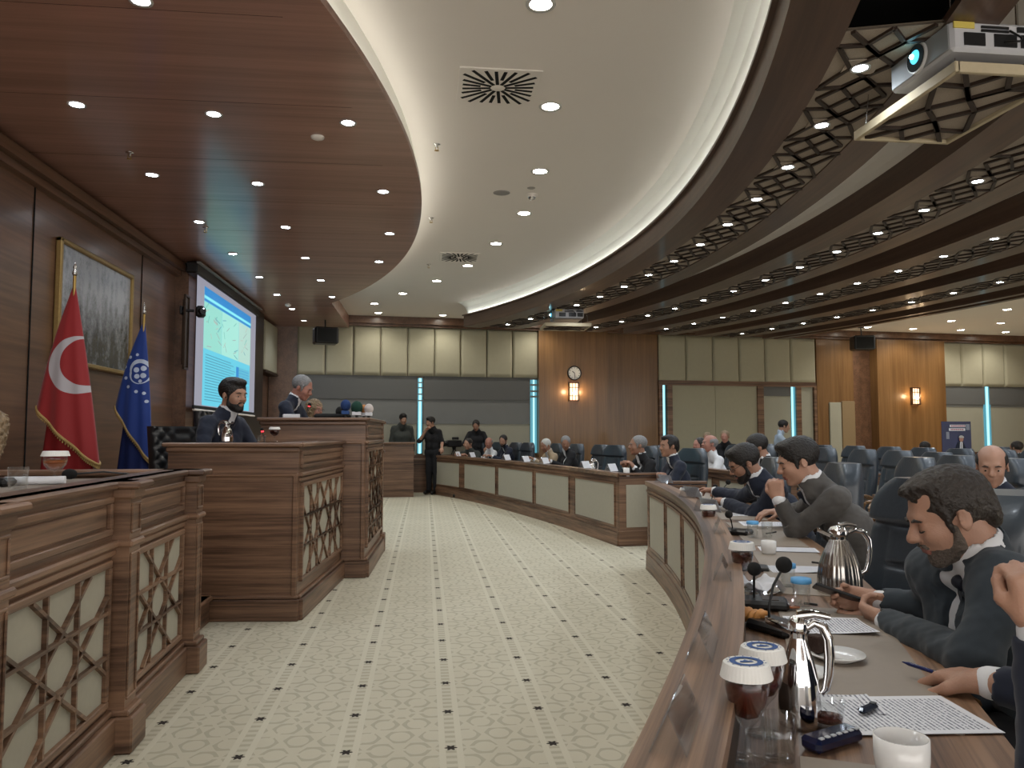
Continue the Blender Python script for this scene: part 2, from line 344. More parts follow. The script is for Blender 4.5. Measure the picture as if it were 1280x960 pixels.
# section A: blinds between u=-2.9 and 2.69, slits of daylight at -.12 and 2.6
def blinds(us, zs=1.56):
    for a, b in us:
        mb = MB(); mb.cur = 0; mb.box(((a + b) / 2, -.03, 2.40), (b - a, .06, .54)); wpart('blind_valance', mb, M['blinddk'] if a < 5 else M['blinddk'])
        wpart('grey_blind', MB().box(((a + b) / 2, -.02, (2.13 + zs) / 2), (b - a, .03, 2.13 - zs)), M['blind'])
        wpart('beige_blind', MB().box(((a + b) / 2, -.012, zs / 2 + .42), (b - a, .02, zs - .84)), M['blindlow'])
blinds([(-2.9, -.2), (-.04, 2.5)])
wpart('window_pane', MB().box((-.12, -.015, 1.75), (.11, .02, 1.75)), M['day'])
wpart('window_pane', MB().box((-.12, -.03, 1.75), (.055, .02, 1.75)), M['day2'])
wpart('window_pane', MB().box((2.60, -.015, 1.75), (.16, .02, 1.75)), M['day'])
wpart('window_pane', MB().box((2.60, -.03, 1.75), (.04, .02, 1.75)), M['day2'])
mb = MB()
for z in (2.22, 2.35, 2.5): mb.box((2.60, -.045, z), (.16, .02, .045))
for z in (2.1, 2.25, 2.4, 2.52): mb.box((-.12, -.045, z), (.10, .02, .03))
wpart('window_crossbar', mb, M['blind'])
# section C: partition with fabric doors
wpart('partition_frame', MB().box((7.95, -.05, 2.60), (4.35, .1, .12)).box((5.83, -.05, 1.3), (.09, .1, 2.6)).box((6.07, -.05, 1.3), (.13, .1, 2.6)).box((8.54, -.05, 1.3), (.17, .1, 2.6)).box((9.62, -.05, 1.3), (.14, .1, 2.6)).box((10.1, -.05, 1.3), (.07, .1, 2.6)), M['wood'])
mb = MB(); mb.box((6.72, -.03, 1.27), (1.17, .04, 2.54)).box((7.89, -.03, 1.27), (1.15, .04, 2.54)); wpart('fabric_panel', mb, M['cream'])
wpart('fabric_panel', MB().box((9.02, -.02, 1.2), (.80, .03, 2.22)), M['blindlow'])
wpart('panel_valance', MB().box((9.02, -.03, 2.42), (.80, .05, .24)), M['blinddk'])
wpart('fabric_panel', MB().box((9.87, -.02, 1.27), (.37, .03, 2.54)), M['blindlow'])
wpart('window_pane', MB().box((9.50, -.03, 1.65), (.13, .02, 1.9)), M['day'])
wpart('window_pane', MB().box((9.46, -.045, 1.65), (.05, .02, 1.9)), M['day2'])
wpart('window_pane', MB().box((5.92, -.03, 1.65), (.10, .02, 1.9)), M['day'])
wpart('window_pane', MB().box((5.92, -.045, 1.65), (.05, .02, 1.9)), M['day2'])
wpart('wall_hatch', MB().box((10.64, -.12, 1.2), (.34, .05, 1.9), ch=.01), M['blindlow'])
wpart('wall_hatch', MB().box((11.02, -.12, 1.2), (.38, .05, 1.96), ch=.01), pm('pale_hatch', (.26, .18, .095), .55))
# section F
blinds([(13.84, 15.28), (15.44, 18.0)], 2.06)
wpart('window_pane', MB().box((15.36, -.03, 1.75), (.22, .02, 1.75)), M['day'])
wpart('window_pane', MB().box((15.36, -.045, 1.75), (.07, .02, 1.75)), M['day2'])
# low sill cabinet under the windows
wpart('sill_board', MB().box((-.1, -.2, .74), (5.5, .36, .05)).box((-.1, -.18, .37), (5.5, .3, .74)), M['wood'])
# ---------------------------------------------------------------- left wall, x = -3.5
mb = MB(); mb.box((-3.6, 7.7, 2.1), (.2, 21.2, 4.2)); left = struct('wall_left', mb, M['wood_wall'])
mb = MB()
for y in (4.4, 5.9, 7.35, 10.05): mb.box((-3.497, y, 1.9), (.012, .012, 3.7))
mb.build('panel_joint', M['dark'], left)
mb = MB(); mb.box((-3.43, 4.3, 3.66), (.14, 14.1, .10)).box((-3.46, 4.3, 3.57), (.08, 14.1, .07)); mb.build('cornice', M['wood_wall'], left)
mb = MB(); mb.box((-3.41, 11.55, 1.87), (.18, .36, 3.75)); mb.build('pilaster', M['wood_wall'], left)
mb = MB(); mb.box((-3.38, 14.05, 2.4), (.24, 4.4, 2.9)); mb.build('screen_recess', M['bronze'], left)
mb = MB(); mb.box((-3.40, 17.3, 3.18), (.2, 1.35, 1.05), ch=.02); mb.build('padded_panel', M['cream'], left)
mb = MB(); mb.box((-3.39, 17.3, 2.63), (.22, 1.4, .05)); mb.build('panel_ledge', M['bronze'], left)
struct('wall_right', MB().box((17.2, 9, 2.1), (.2, 24, 4.2)), M['wood_warm_lit'])
# ---------------------------------------------------------------- ceilings
cl = MB().box((6.8, 9, 4.12), (23, 28, .2)); struct('ceiling', cl, M['white'])
SC = (-13.55, 8.16); SR = 13.5; ZS = 3.75
a1 = math.atan2(14.72 - SC[1], -1.73 - SC[0])
pts, nr = arc(SC, SR, -.80, a1, 60)
pts = [(max(x, -3.49), y) for x, y in pts]
mb = MB(); strip = pts + [(pts[-1][0], 18.05)]
for (x0, y0), (x1, y1) in zip(strip[:-1], strip[1:]):
    mb.add([(-3.5, y0, ZS), (x0, y0, ZS), (x1, y1, ZS), (-3.5, y1, ZS), (-3.5, y0, ZS + .05), (x0, y0, ZS + .05), (x1, y1, ZS + .05), (-3.5, y1, ZS + .05)], [(3, 2, 1, 0), (4, 5, 6, 7), (1, 2, 6, 5)], False)
sof = struct('ceiling', mb, M['wood_soffit'])
mb = MB()
for y in (3.3, 4.55, 5.8, 7.05, 8.3, 9.55, 10.8, 12.05, 13.3, 14.55, 15.8): 
    x1 = SC[0] + math.sqrt(max(0, SR * SR - (y - SC[1]) ** 2)) if y < 14.7 else -1.73
    mb.box(((x1 - .3 - 3.5) / 2, y, ZS - .0002), (x1 - .3 + 3.5, .003, .001))
mb.build('veneer_joint', M['dark'], sof)
sweep(pts, [(-.10, ZS + .05), (0, ZS + .05), (0, ZS - .0005), (-.10, ZS - .0005)], nr, 'lip', M['wood_soffit'], sof)
sweep(pts, [(-.06, ZS + .04), (-.05, ZS + .04), (-.05, 4.02), (-.06, 4.02)], nr, 'white_fascia', M['cove'], sof)
sweep(pts[:-2], [(-.045, ZS + .052), (-.01, ZS + .052), (-.01, ZS + .058), (-.045, ZS + .058)], nr[:-2], 'led_strip', M['covestrip'], sof)
MB().box((-1.76, 16.4, 3.88), (.05, 3.3, .27)).build('side_fascia', M['wood_soffit'], sof)
# concentric timber rings hanging below the white ceiling
ZR = 3.54; ZF = 3.79
def aend(R, off=0):
    # the rings are cut off along a line parallel to the far wall
    lo, hi = 0.0, 1.2
    for _ in range(40):
        m = (lo + hi) / 2; x = CR[0] + R * math.cos(m); y = CR[1] + R * math.sin(m)
        if y < 16.05 + .17 * x + off: lo = m
        else: hi = m
    return lo
def ringsurf(mb, prof, a0=-.82, off=0, n=80, smooth=True):
    vs = []; fs = []; k = len(prof)
    for i in range(n + 1):
        for R, z in prof: a = a0 + (aend(R, off) - a0) * i / n; vs.append((CR[0] + R * math.cos(a), CR[1] + R * math.sin(a), z))
    for i in range(n):
        for j in range(k): j2 = (j + 1) % k; fs.append((i * k + j, i * k + j2, (i + 1) * k + j2, (i + 1) * k + j))
    fs.append(tuple(range(k))[::-1]); fs.append(tuple(range(n * k, (n + 1) * k)))
    mb.add(vs, fs, False)
RK = [15.95, 17.70, 19.40, 21.10, 22.80]; RW = [(.35, .86, 1.15)] * 4 + [(.12, .3, .42)]
SEG = [((0, .08), (.34, .5)), ((.34, .5), (0, .92)), ((1, .08), (.66, .5)), ((.66, .5), (1, .92)), ((.18, 0), (.5, .26)), ((.5, .26), (.82, 0)), ((.18, 1), (.5, .74)), ((.5, .74), (.82, 1)),
       ((.34, .5), (.5, .26)), ((.5, .26), (.66, .5)), ((.66, .5), (.5, .74)), ((.5, .74), (.34, .5)), ((0, .5), (.19, .30)), ((0, .5), (.19, .70)), ((1, .5), (.81, .30)), ((1, .5), (.81, .70)), ((.19, .3), (.18, 0)), ((.81, .3), (.82, 0)), ((.19, .7), (.18, 1)), ((.81, .7), (.82, 1)), ((.34, .5), (.19, .3)), ((.34, .5), (.19, .7)), ((.66, .5), (.81, .3)), ((.66, .5), (.81, .7))]
LA0 = {0: (math.atan2(5.20 - CR[1], 2.94 - CR[0]), 16.49), 1: (math.atan2(6.27 - CR[1], 4.76 - CR[0]), 18.27), 2: (math.atan2(8.12 - CR[1], 6.41 - CR[0]), 19.72)}
ringlights = []
for k, (R, (w1, w2, w3)) in enumerate(zip(RK, RW)):
    mb = MB(); ringsurf(mb, [(R, ZR), (R + .03, ZR), (R + .03, ZF), (R, ZF)]); ringsurf(mb, [(R + .03, ZR), (R + w1, ZR), (R + w1, ZR + .05), (R + .03, ZR + .05)])
    ringsurf(mb, [(R + w2, ZR), (R + w3, ZR), (R + w3, ZF), (R + w3 - .03, ZF), (R + w3 - .03, ZR + .05), (R + w2, ZR + .05)])
    rg = struct('trim_%d' % (k + 1), mb, M['wood_ring'])
    mb = MB(); ringsurf(mb, [(R + .005, ZF), (R + .03, ZF), (R + .03, 4.02), (R - .19, 4.02), (R - .12, 3.985), (R - .05, 3.93), (R - .01, 3.86)], off=-.15); mb.build('white_cove', M['cove'] if k == 0 else M['white'], rg)
    if k == 0:
        mb = MB(); ringsurf(mb, [(R - .035, ZF - .022), (R + .005, ZF - .022), (R + .005, ZF), (R - .027, ZF), (R - .027, ZF + .006), (R - .035, ZF + .006)]); mb.build('lip', M['wood_ring'], rg)
        mb = MB(); ringsurf(mb, [(R - .025, ZF + .0005), (R - .013, ZF + .0005), (R - .013, ZF + .005), (R - .025, ZF + .005)], off=-.2); mb.build('led_strip', M['covecool'], rg)
    hole = (k == 0)
    pitch = .89
    ac, Rl = LA0.get(k, (0.0, R + (w1 + w2) / 2))
    Ri, Ro = R + w1, R + w2
    if k < 4:
        mb = MB(); lat = MB(); i0 = -22
        for i in range(i0, 24):
            am = ac + i * pitch / Rl; x = CR[0] + Rl * math.cos(am); y = CR[1] + Rl * math.sin(am)
            if y > 15.4 + .17 * x or y < 1.2: continue
            aa, ab = am - .5 * pitch / Rl, am + .5 * pitch / Rl
            if hole and i in (-2, -1 - 2): 
                continue
            q = 6
            for j in range(q):
                b0 = aa + (ab - aa) * j / q; b1 = aa + (ab - aa) * (j + 1) / q
                mb.add([(CR[0] + rr * math.cos(t), CR[1] + rr * math.sin(t), zz) for zz in (ZR + .012, ZR + .03) for rr, t in ((Ri - .01, b0), (Ro + .01, b0), (Ro + .01, b1), (Ri - .01, b1))], [(0, 1, 2, 3), (7, 6, 5, 4)], False)
            for (u0, v0), (u1, v1) in SEG:
                p = []
                for u, v in ((u0, v0), (u1, v1)): t = aa + (ab - aa) * u; rr = Ri + (Ro - Ri) * v; p.append((CR[0] + rr * math.cos(t), CR[1] + rr * math.sin(t), ZR + .004))
                lat.bar(p[0], p[1], .026, .018)
            ringlights.append((k, x, y, am))
        mb.build('perforated_board', M['beigelat'], rg); lat.build('lattice_strips', M['latdark'], rg)
# black sheet painted in for the shade above the opening of the lowered panel
mb = MB(); ringsurf(mb, [(16.15, 3.80), (17.0, 3.80), (17.0, 3.82), (16.15, 3.82)]); mb.build('void_shade', M['dark'], bpy.data.objects['trim_1'])
# ---------------------------------------------------------------- downlights
def make_downlight(name, lab, lens, r, power, col, group):
    t = thing(name, lab, 'ceiling light', (0, 0, 0), 0, group)
    MB().lathe([(r * .98, -.002), (r * 1.28, -.008), (r * 1.34, .0), (r * .98, .006)], 20).build('trim_ring', M['trimw'], t)
    MB().lathe([(0, -.001), (r * .6, -.003), (r * .98, -.001)], 20).build('lens', lens, t)
    ld = bpy.data.lights.new('downlight_lamp', 'SPOT'); ld.energy = power; ld.color = col; ld.spot_size = 2.5; ld.spot_blend = .7; ld.shadow_soft_size = .05
    lo = bpy.data.objects.new('lamp_glow', ld); C.objects.link(lo); lo.parent = t; lo.location = (0, 0, -.03)
    return t
def spread(proto, pts, z):
    for i, p in enumerate(pts):
        o = proto if i == 0 else copy_tree(proto); o.location = (p[0], p[1], z)
sof_px = [(176, 0), (96, 130), (267, 142), (435, 153), (190, 218), (322, 229), (479, 239), (249, 277), (357, 283.6), (486.7, 291.6), (291, 317), (381.7, 322), (473.7, 326.7), (324, 346), (401, 350), (415, 370.8), (346, 368), (365, 386), (380, 400.7)]
d1 = make_downlight('ceiling_downlight', 'small round cool white downlight recessed in the dark wooden ceiling over the dais', M['lampcool'], .05, P_SOFFIT, (.86, .93, 1), 'downlights in the wooden soffit')
spread(d1, [on_z(*p, ZS) for p in sof_px] + [(-2.4, 2.6, 0), (-.9, 2.3, 0), (-2.6, .9, 0)], ZS - .004)
wh_px = [(676, 5), (688, 133), (675, 214), (655, 266.5), (620, 304.5), (584.5, 332), (546, 351), (503.4, 366.8), (468, 379.6), (473, 391), (553.4, 394), (678.7, 397.8)]
d2 = make_downlight('ceiling_downlight', 'round warm white downlight recessed in the white plaster ceiling above the floor', M['lampwarm'], .072, P_WHITE, (1, .95, .85), 'downlights in the white central ceiling')
spread(d2, [on_z(*p, 4.02) for p in wh_px] + [(1.0, 2.6, 0), (.9, .8, 0), (-.2, 1.6, 0)], 4.018)
rt_px = [(1128, 399), (1189, 401), (1259, 386.8), (1251, 403.8), (1201, 412.5), (1141.5, 411), (1257, 415), (1084.6, 409), (1256.6, 373)]
d3 = make_downlight('ceiling_downlight', 'round warm white downlight in the pale ceiling beyond the timber beams on the right', M['lampwarm'], .08, P_WHITE * 1.6, (1, .95, .85), 'downlights in the rear white ceiling')
spread(d3, [on_z(*p, 4.02) for p in rt_px] + [(12.5, 8, 0), (14.5, 11, 0), (12.5, 5, 0)], 4.018)
d4 = make_downlight('ceiling_downlight', 'small cool white downlight set in the lattice of the timber ceiling rings', M['lampcool'], .045, P_RING, (.86, .93, 1), 'downlights in the lattice rings')
MB().box((0, 0, .006), (.2, .2, .006)).build('mounting_plate', M['beigelat'], d4)
rl = [(x, y, a) for k, x, y, a in ringlights if y > 1.5 and not (k == 3 and False)]
for i, (x, y, a) in enumerate(rl):
    o = d4 if i == 0 else copy_tree(d4); o.location = (x, y, ZR - .004); o.rotation_euler = (0, 0, a)
# ---------------------------------------------------------------- ceiling fittings
def vent(x0, y0, x1, y1, group='square swirl air diffusers in the white ceiling', label=''):
    cx, cy = (x0 + x1) / 2, (y0 + y1) / 2; w = x1 - x0
    t = thing('air_diffuser', label, 'ceiling vent', (cx, cy, 4.02))
    MB().box((0, 0, -.006), (w + .05, w + .05, .012), ch=.003).build('plate', M['white'], t)
    mb = MB(); n = 24
    for i in range(n):
        a = 2 * PI * (i + .5) / n; m = max(abs(math.cos(a)), abs(math.sin(a))); r1 = w * .48 / m; r0 = w * (.10 if i % 2 else .24)
        mb.bar((r0 * math.cos(a), r0 * math.sin(a), -.0125), (r1 * math.cos(a), r1 * math.sin(a), -.0125), .026, .004)
    mb.build('slot', M['dark'], t); t.children[-1]['kind'] = 'stuff'
    MB().lathe([(0, -.02), (.035, -.02), (.045, -.012)], 16).build('hub', M['white'], t)
vent(.26, 5.63, .83, 6.2, label='large square ceiling diffuser with radiating black slots, nearest the camera')
vent(.23, 11.55, .78, 12.1, label='farther square ceiling diffuser with black slots, small beside a row of downlights')
def sprinkler(p, z, lab):
    t = thing('sprinkler', lab, 'sprinkler', (p[0], p[1], z))
    MB().lathe([(0, 0), (.035, -.003), (.033, -.008), (.012, -.012), (.012, -.035), (.0, -.036)], 14).build('escutcheon', M['chrome'], t)
    MB().bar((-.012, 0, -.03), (-.012, 0, -.06), .005, .005).bar((.012, 0, -.03), (.012, 0, -.06), .005, .005).lathe([(0, -.06), (.022, -.062), (.022, -.064), (0, -.066)], 12).build('deflector', M['brass'], t)
sprinkler(on_z(546, 180, 4.02), 4.02, 'small sprinkler head on the white ceiling right of the curved wooden edge, nearer of two')
sprinkler(on_z(539, 272, 4.02), 4.02, 'small sprinkler head on the white ceiling close to where the wooden curve bulges farthest')
sprinkler(on_z(536, 330, 4.02), 4.02, 'tiny far sprinkler head on the white ceiling beside the smaller diffuser')
sprinkler(on_z(162, 190, ZS), ZS, 'sprinkler head with white rose under the dark wooden ceiling at the left')
sprinkler(on_z(257, 284, ZS), ZS, 'tiny sprinkler head under the dark wooden ceiling beside the picture wall')
p = on_z(627, 241, 4.02); tag(MB().lathe([(0, -.006), (.085, -.006), (.095, -.002), (.095, 0)], 28).build('ceiling_speaker', pm('grey_grille', (.30, .29, .28), .8), None, (p.x, p.y, 4.02)), 'flat grey round speaker grille in the white ceiling', 'ceiling speaker')
p = on_z(665, 243, 4.02); t = thing('smoke_detector', 'small chrome domed detector on the white ceiling near the round speaker', 'detector', (p.x, p.y, 4.02))
MB().lathe([(.06, 0), (.06, -.012), (.045, -.02), (.045, -.035)], 20).build('base', M['white'], t); MB().lathe([(.045, -.035), (.035, -.055), (0, -.065)], 20).build('dome', M['chrome'], t)
p = on_z(664, 235, 4.02); tag(MB().lathe([(0, -.004), (.04, -.004), (.045, 0)], 20).build('access_cap', pm('cap_grey', (.35, .33, .3), .6), None, (p.x, p.y, 4.02)), 'thin flat cap on the white ceiling just beyond the domed detector', 'ceiling cap')
p = on_z(397, 171, ZS); tag(MB().lathe([(.055, 0), (.052, -.014), (.03, -.024), (0, -.027)], 20).build('motion_sensor', M['white'], None, (p.x, p.y, ZS)), 'low white dome sensor under the dark wooden ceiling', 'sensor')
p = on_z(360, 381, ZS); tag(MB().lathe([(.055, 0), (.052, -.02), (.03, -.035), (0, -.04)], 20).build('smoke_detector', M['white'], None, (p.x, p.y, ZS)), 'small pale detector under the wooden ceiling near its far corner', 'detector')
# ---------------------------------------------------------------- interlaced strips over fabric, in a local x (along) / z (up) plane facing -y
def lattice_panel(parent, x0, x1, z0, z1, y, name='lattice_panel', cells=1):
    MB().box(((x0 + x1) / 2, y + .012, (z0 + z1) / 2), (x1 - x0, .012, z1 - z0)).build('fabric_backing', M['beige'], parent)
    mb = MB(); w = x1 - x0; h = z1 - z0
    def clip(px, pz, dx, dz):
        t0, t1 = -9, 9
        for p, d, a, b in ((px, dx, x0, x1), (pz, dz, z0, z1)):
            if abs(d) < 1e-6:
                if p < a or p > b: return
            else:
                u, v = (a - p) / d, (b - p) / d; t0 = max(t0, min(u, v)); t1 = min(t1, max(u, v))
        if t1 - t0 > .03: mb.bar((px + dx * t0, y, pz + dz * t0), (px + dx * t1, y, pz + dz * t1), .014, .022, up=(dz * 1.0, 0, -dx) if False else (0, 1, 0))
    n = cells
    for i in range(n):
        cx = x0 + w * (i + .5) / n; nz = 1 if h < .75 else 2
        cw = w / n; ch_ = h / nz
        for j in range(nz):
            cz = z0 + h * (j + .5) / nz
            for s in (-1, 1):
                clip(cx + s * .155 * cw, cz, 0, 1)
                clip(cx, cz + s * .165 * ch_, 1, 0)
                for q in (-1, 1):
                    dx, dz = cw * .62, q * ch_ * .62; L_ = math.hypot(dx, dz); clip(cx + s * .215 * cw, cz, dx / L_, dz / L_)
    mb.build(name, M['wood'], parent)
def frame(mb, x0, x1, z0, z1, y, w=.03, d=.02):
    for a, b, c, e in ((x0, x1, z0, z0 + w), (x0, x1, z1 - w, z1), (x0, x0 + w, z0 + w, z1 - w), (x1 - w, x1, z0 + w, z1 - w)): mb.box(((a + b) / 2, y, (c + e) / 2), (b - a, d, e - c), ch=.004)
def panelled_front(t, L, H, pil, bays, plinth=.24, waist=None, latt=True, depth=.06, pw=.14, cells=1, lz=.05):
    """local frame: x along the front, -y towards the open floor, z up"""
    waist = waist or H - .36
    mb = MB(); mb.box((L / 2, depth / 2, H / 2), (L, depth, H)); mb.build('front_panel', M['wood'], t)
    mb = MB(); mb.box((L / 2, -.02, plinth / 2), (L, .05, plinth), ch=.006); mb.box((L / 2, -.012, plinth + .012), (L, .03, .024), ch=.006)
    for x in pil: mb.box((x, -.055, plinth / 2), (pw + .05, .11, plinth), ch=.008); mb.box((x, -.048, plinth + .012), (pw + .03, .09, .024), ch=.006)
    mb.build('plinth', M['wood'], t)
    for x in pil:
        mb = MB(); mb.box((x, -.035, (H + plinth) / 2), (pw, .07, H - plinth)); mb.box((x, -.042, waist), (pw + .03, .09, .03), ch=.008).box((x, -.04, H - .05), (pw + .02, .09, .05), ch=.01)
        frame(mb, x - pw / 2 + .012, x + pw / 2 - .012, plinth + .06, waist - .04, -.073, .012, .008); frame(mb, x - pw / 2 + .012, x + pw / 2 - .012, waist + .04, H - .09, -.073, .012, .008)
        mb.build('pilaster', M['wood'], t)
    mb = MB(); mb.box((L / 2, -.012, waist), (L, .04, .03), ch=.008); mb.box((L / 2, -.008, waist - .035), (L, .02, .03), ch=.006); mb.build('waist_moulding', M['wood'], t)
    for x0, x1 in bays:
        mb = MB(); frame(mb, x0 + .02, x1 - .02, waist + .04, H - .06, -.008, .028, .022); mb.box(((x0 + x1) / 2, -.004, (waist + H) / 2 - .01), (x1 - x0 - .16, .012, H - waist - .18), ch=.004); mb.build('drawer_panel', M['wood'], t)
        if latt:
            mb = MB(); frame(mb, x0 + .03, x1 - .03, plinth + lz, waist - .06, -.010, .03, .03); mb.build('panel_frame', M['wood'], t)
            lattice_panel(t, x0 + .06, x1 - .06, plinth + lz + .03, waist - .09, -.012, cells=cells)
def top_slab(t, L, H, pil, pw, back=.16, over=.03):
    mb = MB(); mb.box((L / 2, back / 2 - over / 2, H - .015), (L + .03, back + over, .03), ch=.008)
    for x in pil: mb.box((x, -.05, H - .015), (pw + .06, .13, .03), ch=.008)
    mb.build('top_ledge', M['wood'], t)
# near dais desk on the left; front runs away from the camera and faces +x
t = thing('dais_desk', 'tall walnut desk with lattice front panels at the left edge, nearest the camera', 'desk', (-1.245, 1.55, 0), math.atan2(3.22, -.10) )
L = 3.22; pil = [.85, 2.02, 3.12]
panelled_front(t, L, 1.12, pil, [(.0, .76), (.95, 1.93), (2.12, 3.03)], plinth=.15, waist=.86)
top_slab(t, L, 1.12, pil, .14)
MB().box((L - .06, 1.0, .56), (.06, 1.9, 1.10)).build('side_panel', M['wood_y'], t)
MB().box((L - .08, 1.0, 1.105), (.16, 1.95, .03), ch=.008).build('side_ledge', M['wood_y'], t)
MB().box((L / 2 - .05, .66, 1.06), (L - .15, 1.15, .03)).build('worktop', M['pad'], t)
# middle rostrum desk
def side_desk(name, label, ox, oy, ang, L, H, depth, cells, zb=0):
    t = thing(name, label, 'desk', (ox, oy, zb), ang)
    panelled_front(t, L, H, [], [(.03, L - .03)], plinth=.15, waist=H - .23, cells=cells, lz=.11)
    MB().box((L / 2, .08, H - .015), (L + .04, .24, .03), ch=.008).build('top_ledge', M['wood'], t)
    # near end panel, facing the camera
    mb = MB(); mb.box((.03, depth / 2 + .03, H / 2), (.06, depth - .06, H)).box((-.012, depth / 2, .075), (.05, depth + .04, .15), ch=.006).box((-.006, depth / 2, .162), (.03, depth + .02, .025), ch=.006).box((-.006, depth / 2, H - .23), (.03, depth + .0, .03), ch=.008).box((-.004, .02, (H - .23) / 2 + .08), (.03, .035, H - .40), ch=.006)
    mb.build('end_panel', M['wood_y'], t); mb = MB(); mb.box((.03, depth / 2, H - .015), (.16, depth + .06, .03), ch=.008); mb.box((-.01, depth / 2, H - .05), (.04, depth + .02, .04), ch=.01); mb.build('end_ledge', M['wood_y'], t)
    MB().box((L - .03, depth / 2, H / 2), (.06, depth, H)).build('far_panel', M['wood'], t)
    MB().box((L / 2, depth / 2 + .1, H - .16), (L - .14, depth - .22, .03)).build('worktop', M['wood'], t)
    return t
side_desk('rostrum_desk', 'middle walnut rostrum desk with the bearded man in navy behind it, lower than the speaker’s', -.90, 5.80, math.atan2(1.72, .14), 1.66, 1.26, .93, 2)
side_desk('speaker_podium', 'tallest walnut podium with press microphones on its top', -.55, 7.45, math.atan2(1.62, .06), 1.62, 1.475, .96, 2)
MB_ = MB(); MB_.box((-.53, 9.12, .73), (.12, .14, 1.46), ch=.01).box((-.53, 9.12, .1), (.18, .2, .2), ch=.01).box((-.53, 9.12, 1.12), (.15, .17, .03), ch=.006).box((-.53, 9.12, 1.45), (.17, .19, .03), ch=.006)
tag(MB_.build('podium_post', M['wood']), 'narrow walnut corner post standing at the far end of the speaker podium', 'post')
# raised dais floor and step
st = MB(); st.box((-2.5, 10.55, .09), (2.0, 11.5, .18)); st.box((-1.62, 5.35, .165), (.28, .95, .03), ch=.006); struct('trim_6', st, M['wood']); struct('trim_7', MB().box((-2.05, 8.75, .27), (1.0, 1.5, .18), ch=.01), M['wood'])
# far lectern desk
t = thing('side_lectern', 'plain brown lectern box beyond the podium, a man in a dark green jacket behind it', 'lectern', (-.66, 16.75, 0), .03)
MB().box((0, .3, .56), (.86, .6, 1.12)).build('body', M['wood'], t); MB().box((0, .28, 1.135), (.92, .68, .03), ch=.008).build('top', M['wood'], t)
MB().tube([(-.3, .1, 1.15), (-.31, .08, 1.25), (-.34, .05, 1.33)], .006, 6).build('gooseneck', M['black'], t)
# ---------------------------------------------------------------- curved council desks
def offs(path):
    nr = []
    for i in range(len(path)):
        a = Vector(path[max(i - 1, 0)]); b = Vector(path[min(i + 1, len(path) - 1)]); d = (b - a).normalized(); nr.append((d.y, -d.x))
    return nr
def curved_desk(name, label, path, nrm, bays, fabric=True, pads=None, ends=(True, True), wood=None, rail=True, edge=True):
    """bays: list of (i0, i1) index ranges of the path that carry a fabric panel"""
    t = thing(name, label, 'desk', (0, 0, 0)); wd = wood or M['wood']
    mb = MB(); sweep(path, [(.0, .0), (.05, .0), (.05, .83), (.0, .83)], nrm, '', None, mb=mb); mb.build('front_panel', wd, t)
    mb = MB(); sweep(path, [(-.025, 0), (.0, 0), (.0, .16), (-.02, .155)], nrm, '', None, mb=mb); sweep(path, [(-.012, .16), (0, .16), (0, .20), (-.008, .195)], nrm, '', None, mb=mb); mb.build('plinth', wd, t)
    mb = MB(); sweep(path, [(-.022, .815), (-.028, .86), (.10, .86), (.10, .83), (0, .83), (0, .815)], nrm, '', None, mb=mb); mb.build('ledge', M['wood_arc'] if wood is None else wd, t)
    mb = MB(); sweep(path, [(-.012, .755), (-.012, .775), (0, .775), (0, .755)], nrm, '', None, mb=mb); mb.build('cove_moulding', wd, t)
    mb = MB(); sweep(path, [(.05, .73), (.05, .758), (.57, .758), (.57, .73)], nrm, '', None, mb=mb); mb.build('worktop', M['wood_arc'] if wood is None else wd, t)
    mb = MB(); sweep(path, [(.085, .758), (.10, .758), (.10, .83), (.085, .83)], nrm, '', None, mb=mb); mb.build('ledge_back', M['bronze'], t)
    for i0, i1 in bays:
        p = path[i0:i1 + 1]; q = nrm[i0:i1 + 1]
        mb = MB(); sweep(p, [(-.004, .235), (-.004, .72), (0, .72), (0, .235)], q, '', None, mb=mb); mb.build('fabric_panel', M['beige'], t)
    mb = MB()
    for i0, i1 in bays:
        p = path[i0:i1 + 1]; q = nrm[i0:i1 + 1]
        for z in (.215, .72): sweep(p, [(-.012, z), (-.012, z + .02), (0, z + .02), (0, z)], q, '', None, mb=mb)
        for i in (i0, i1): a, b = path[i], nrm[i]; mb.bar((a[0] - b[0] * .006, a[1] - b[1] * .006, .215), (a[0] - b[0] * .006, a[1] - b[1] * .006, .74), .018, .014, up=(b[0], b[1], 0))
    mb.build('panel_bead', wd, t)
    for i0, i1 in (pads or []):
        p = path[i0:i1 + 1]; q = nrm[i0:i1 + 1]
        mb = MB(); sweep(p, [(.205, .758), (.205, .761), (.50, .761), (.50, .758)], q, '', None, mb=mb); mb.build('desk_pad', M['pad'], t)
    for e, i in ((ends[0], 0), (ends[1], -1)):
        if not e: continue
        a, b = path[i], nrm[i]; s = 1 if i == 0 else -1; d = Vector((-b[1], b[0], 0)) * s; R = Matrix((Vector((b[0], b[1], 0)), Vector((-b[1], b[0], 0)), Vector((0, 0, 1)))).transposed()
        c = Vector((a[0] + b[0] * .285, a[1] + b[1] * .285, 0))
        mb = MB(); mb.box(c + Vector((0, 0, .41)), (.57, .04, .82), R=R); mb.box(c + Vector((0, 0, .09)), (.60, .07, .18), R=R, ch=.006); mb.box(c + Vector((0, 0, .845)), (.60, .06, .03), R=R, ch=.006); mb.build('end_panel', wd, t)
        sg = -1 if i == 0 else 1
        MB().box(c + Vector((-b[1] * .022 * sg, b[0] * .022 * sg, .47)), (.40, .008, .50), R=R).build('end_fabric', M['beige'], t)
    return t
def arcpath(R, a0, a1, step=.03):
    n = max(4, int(abs(a1 - a0) * R / step)); return arc(CD, R, a0, a1, n)
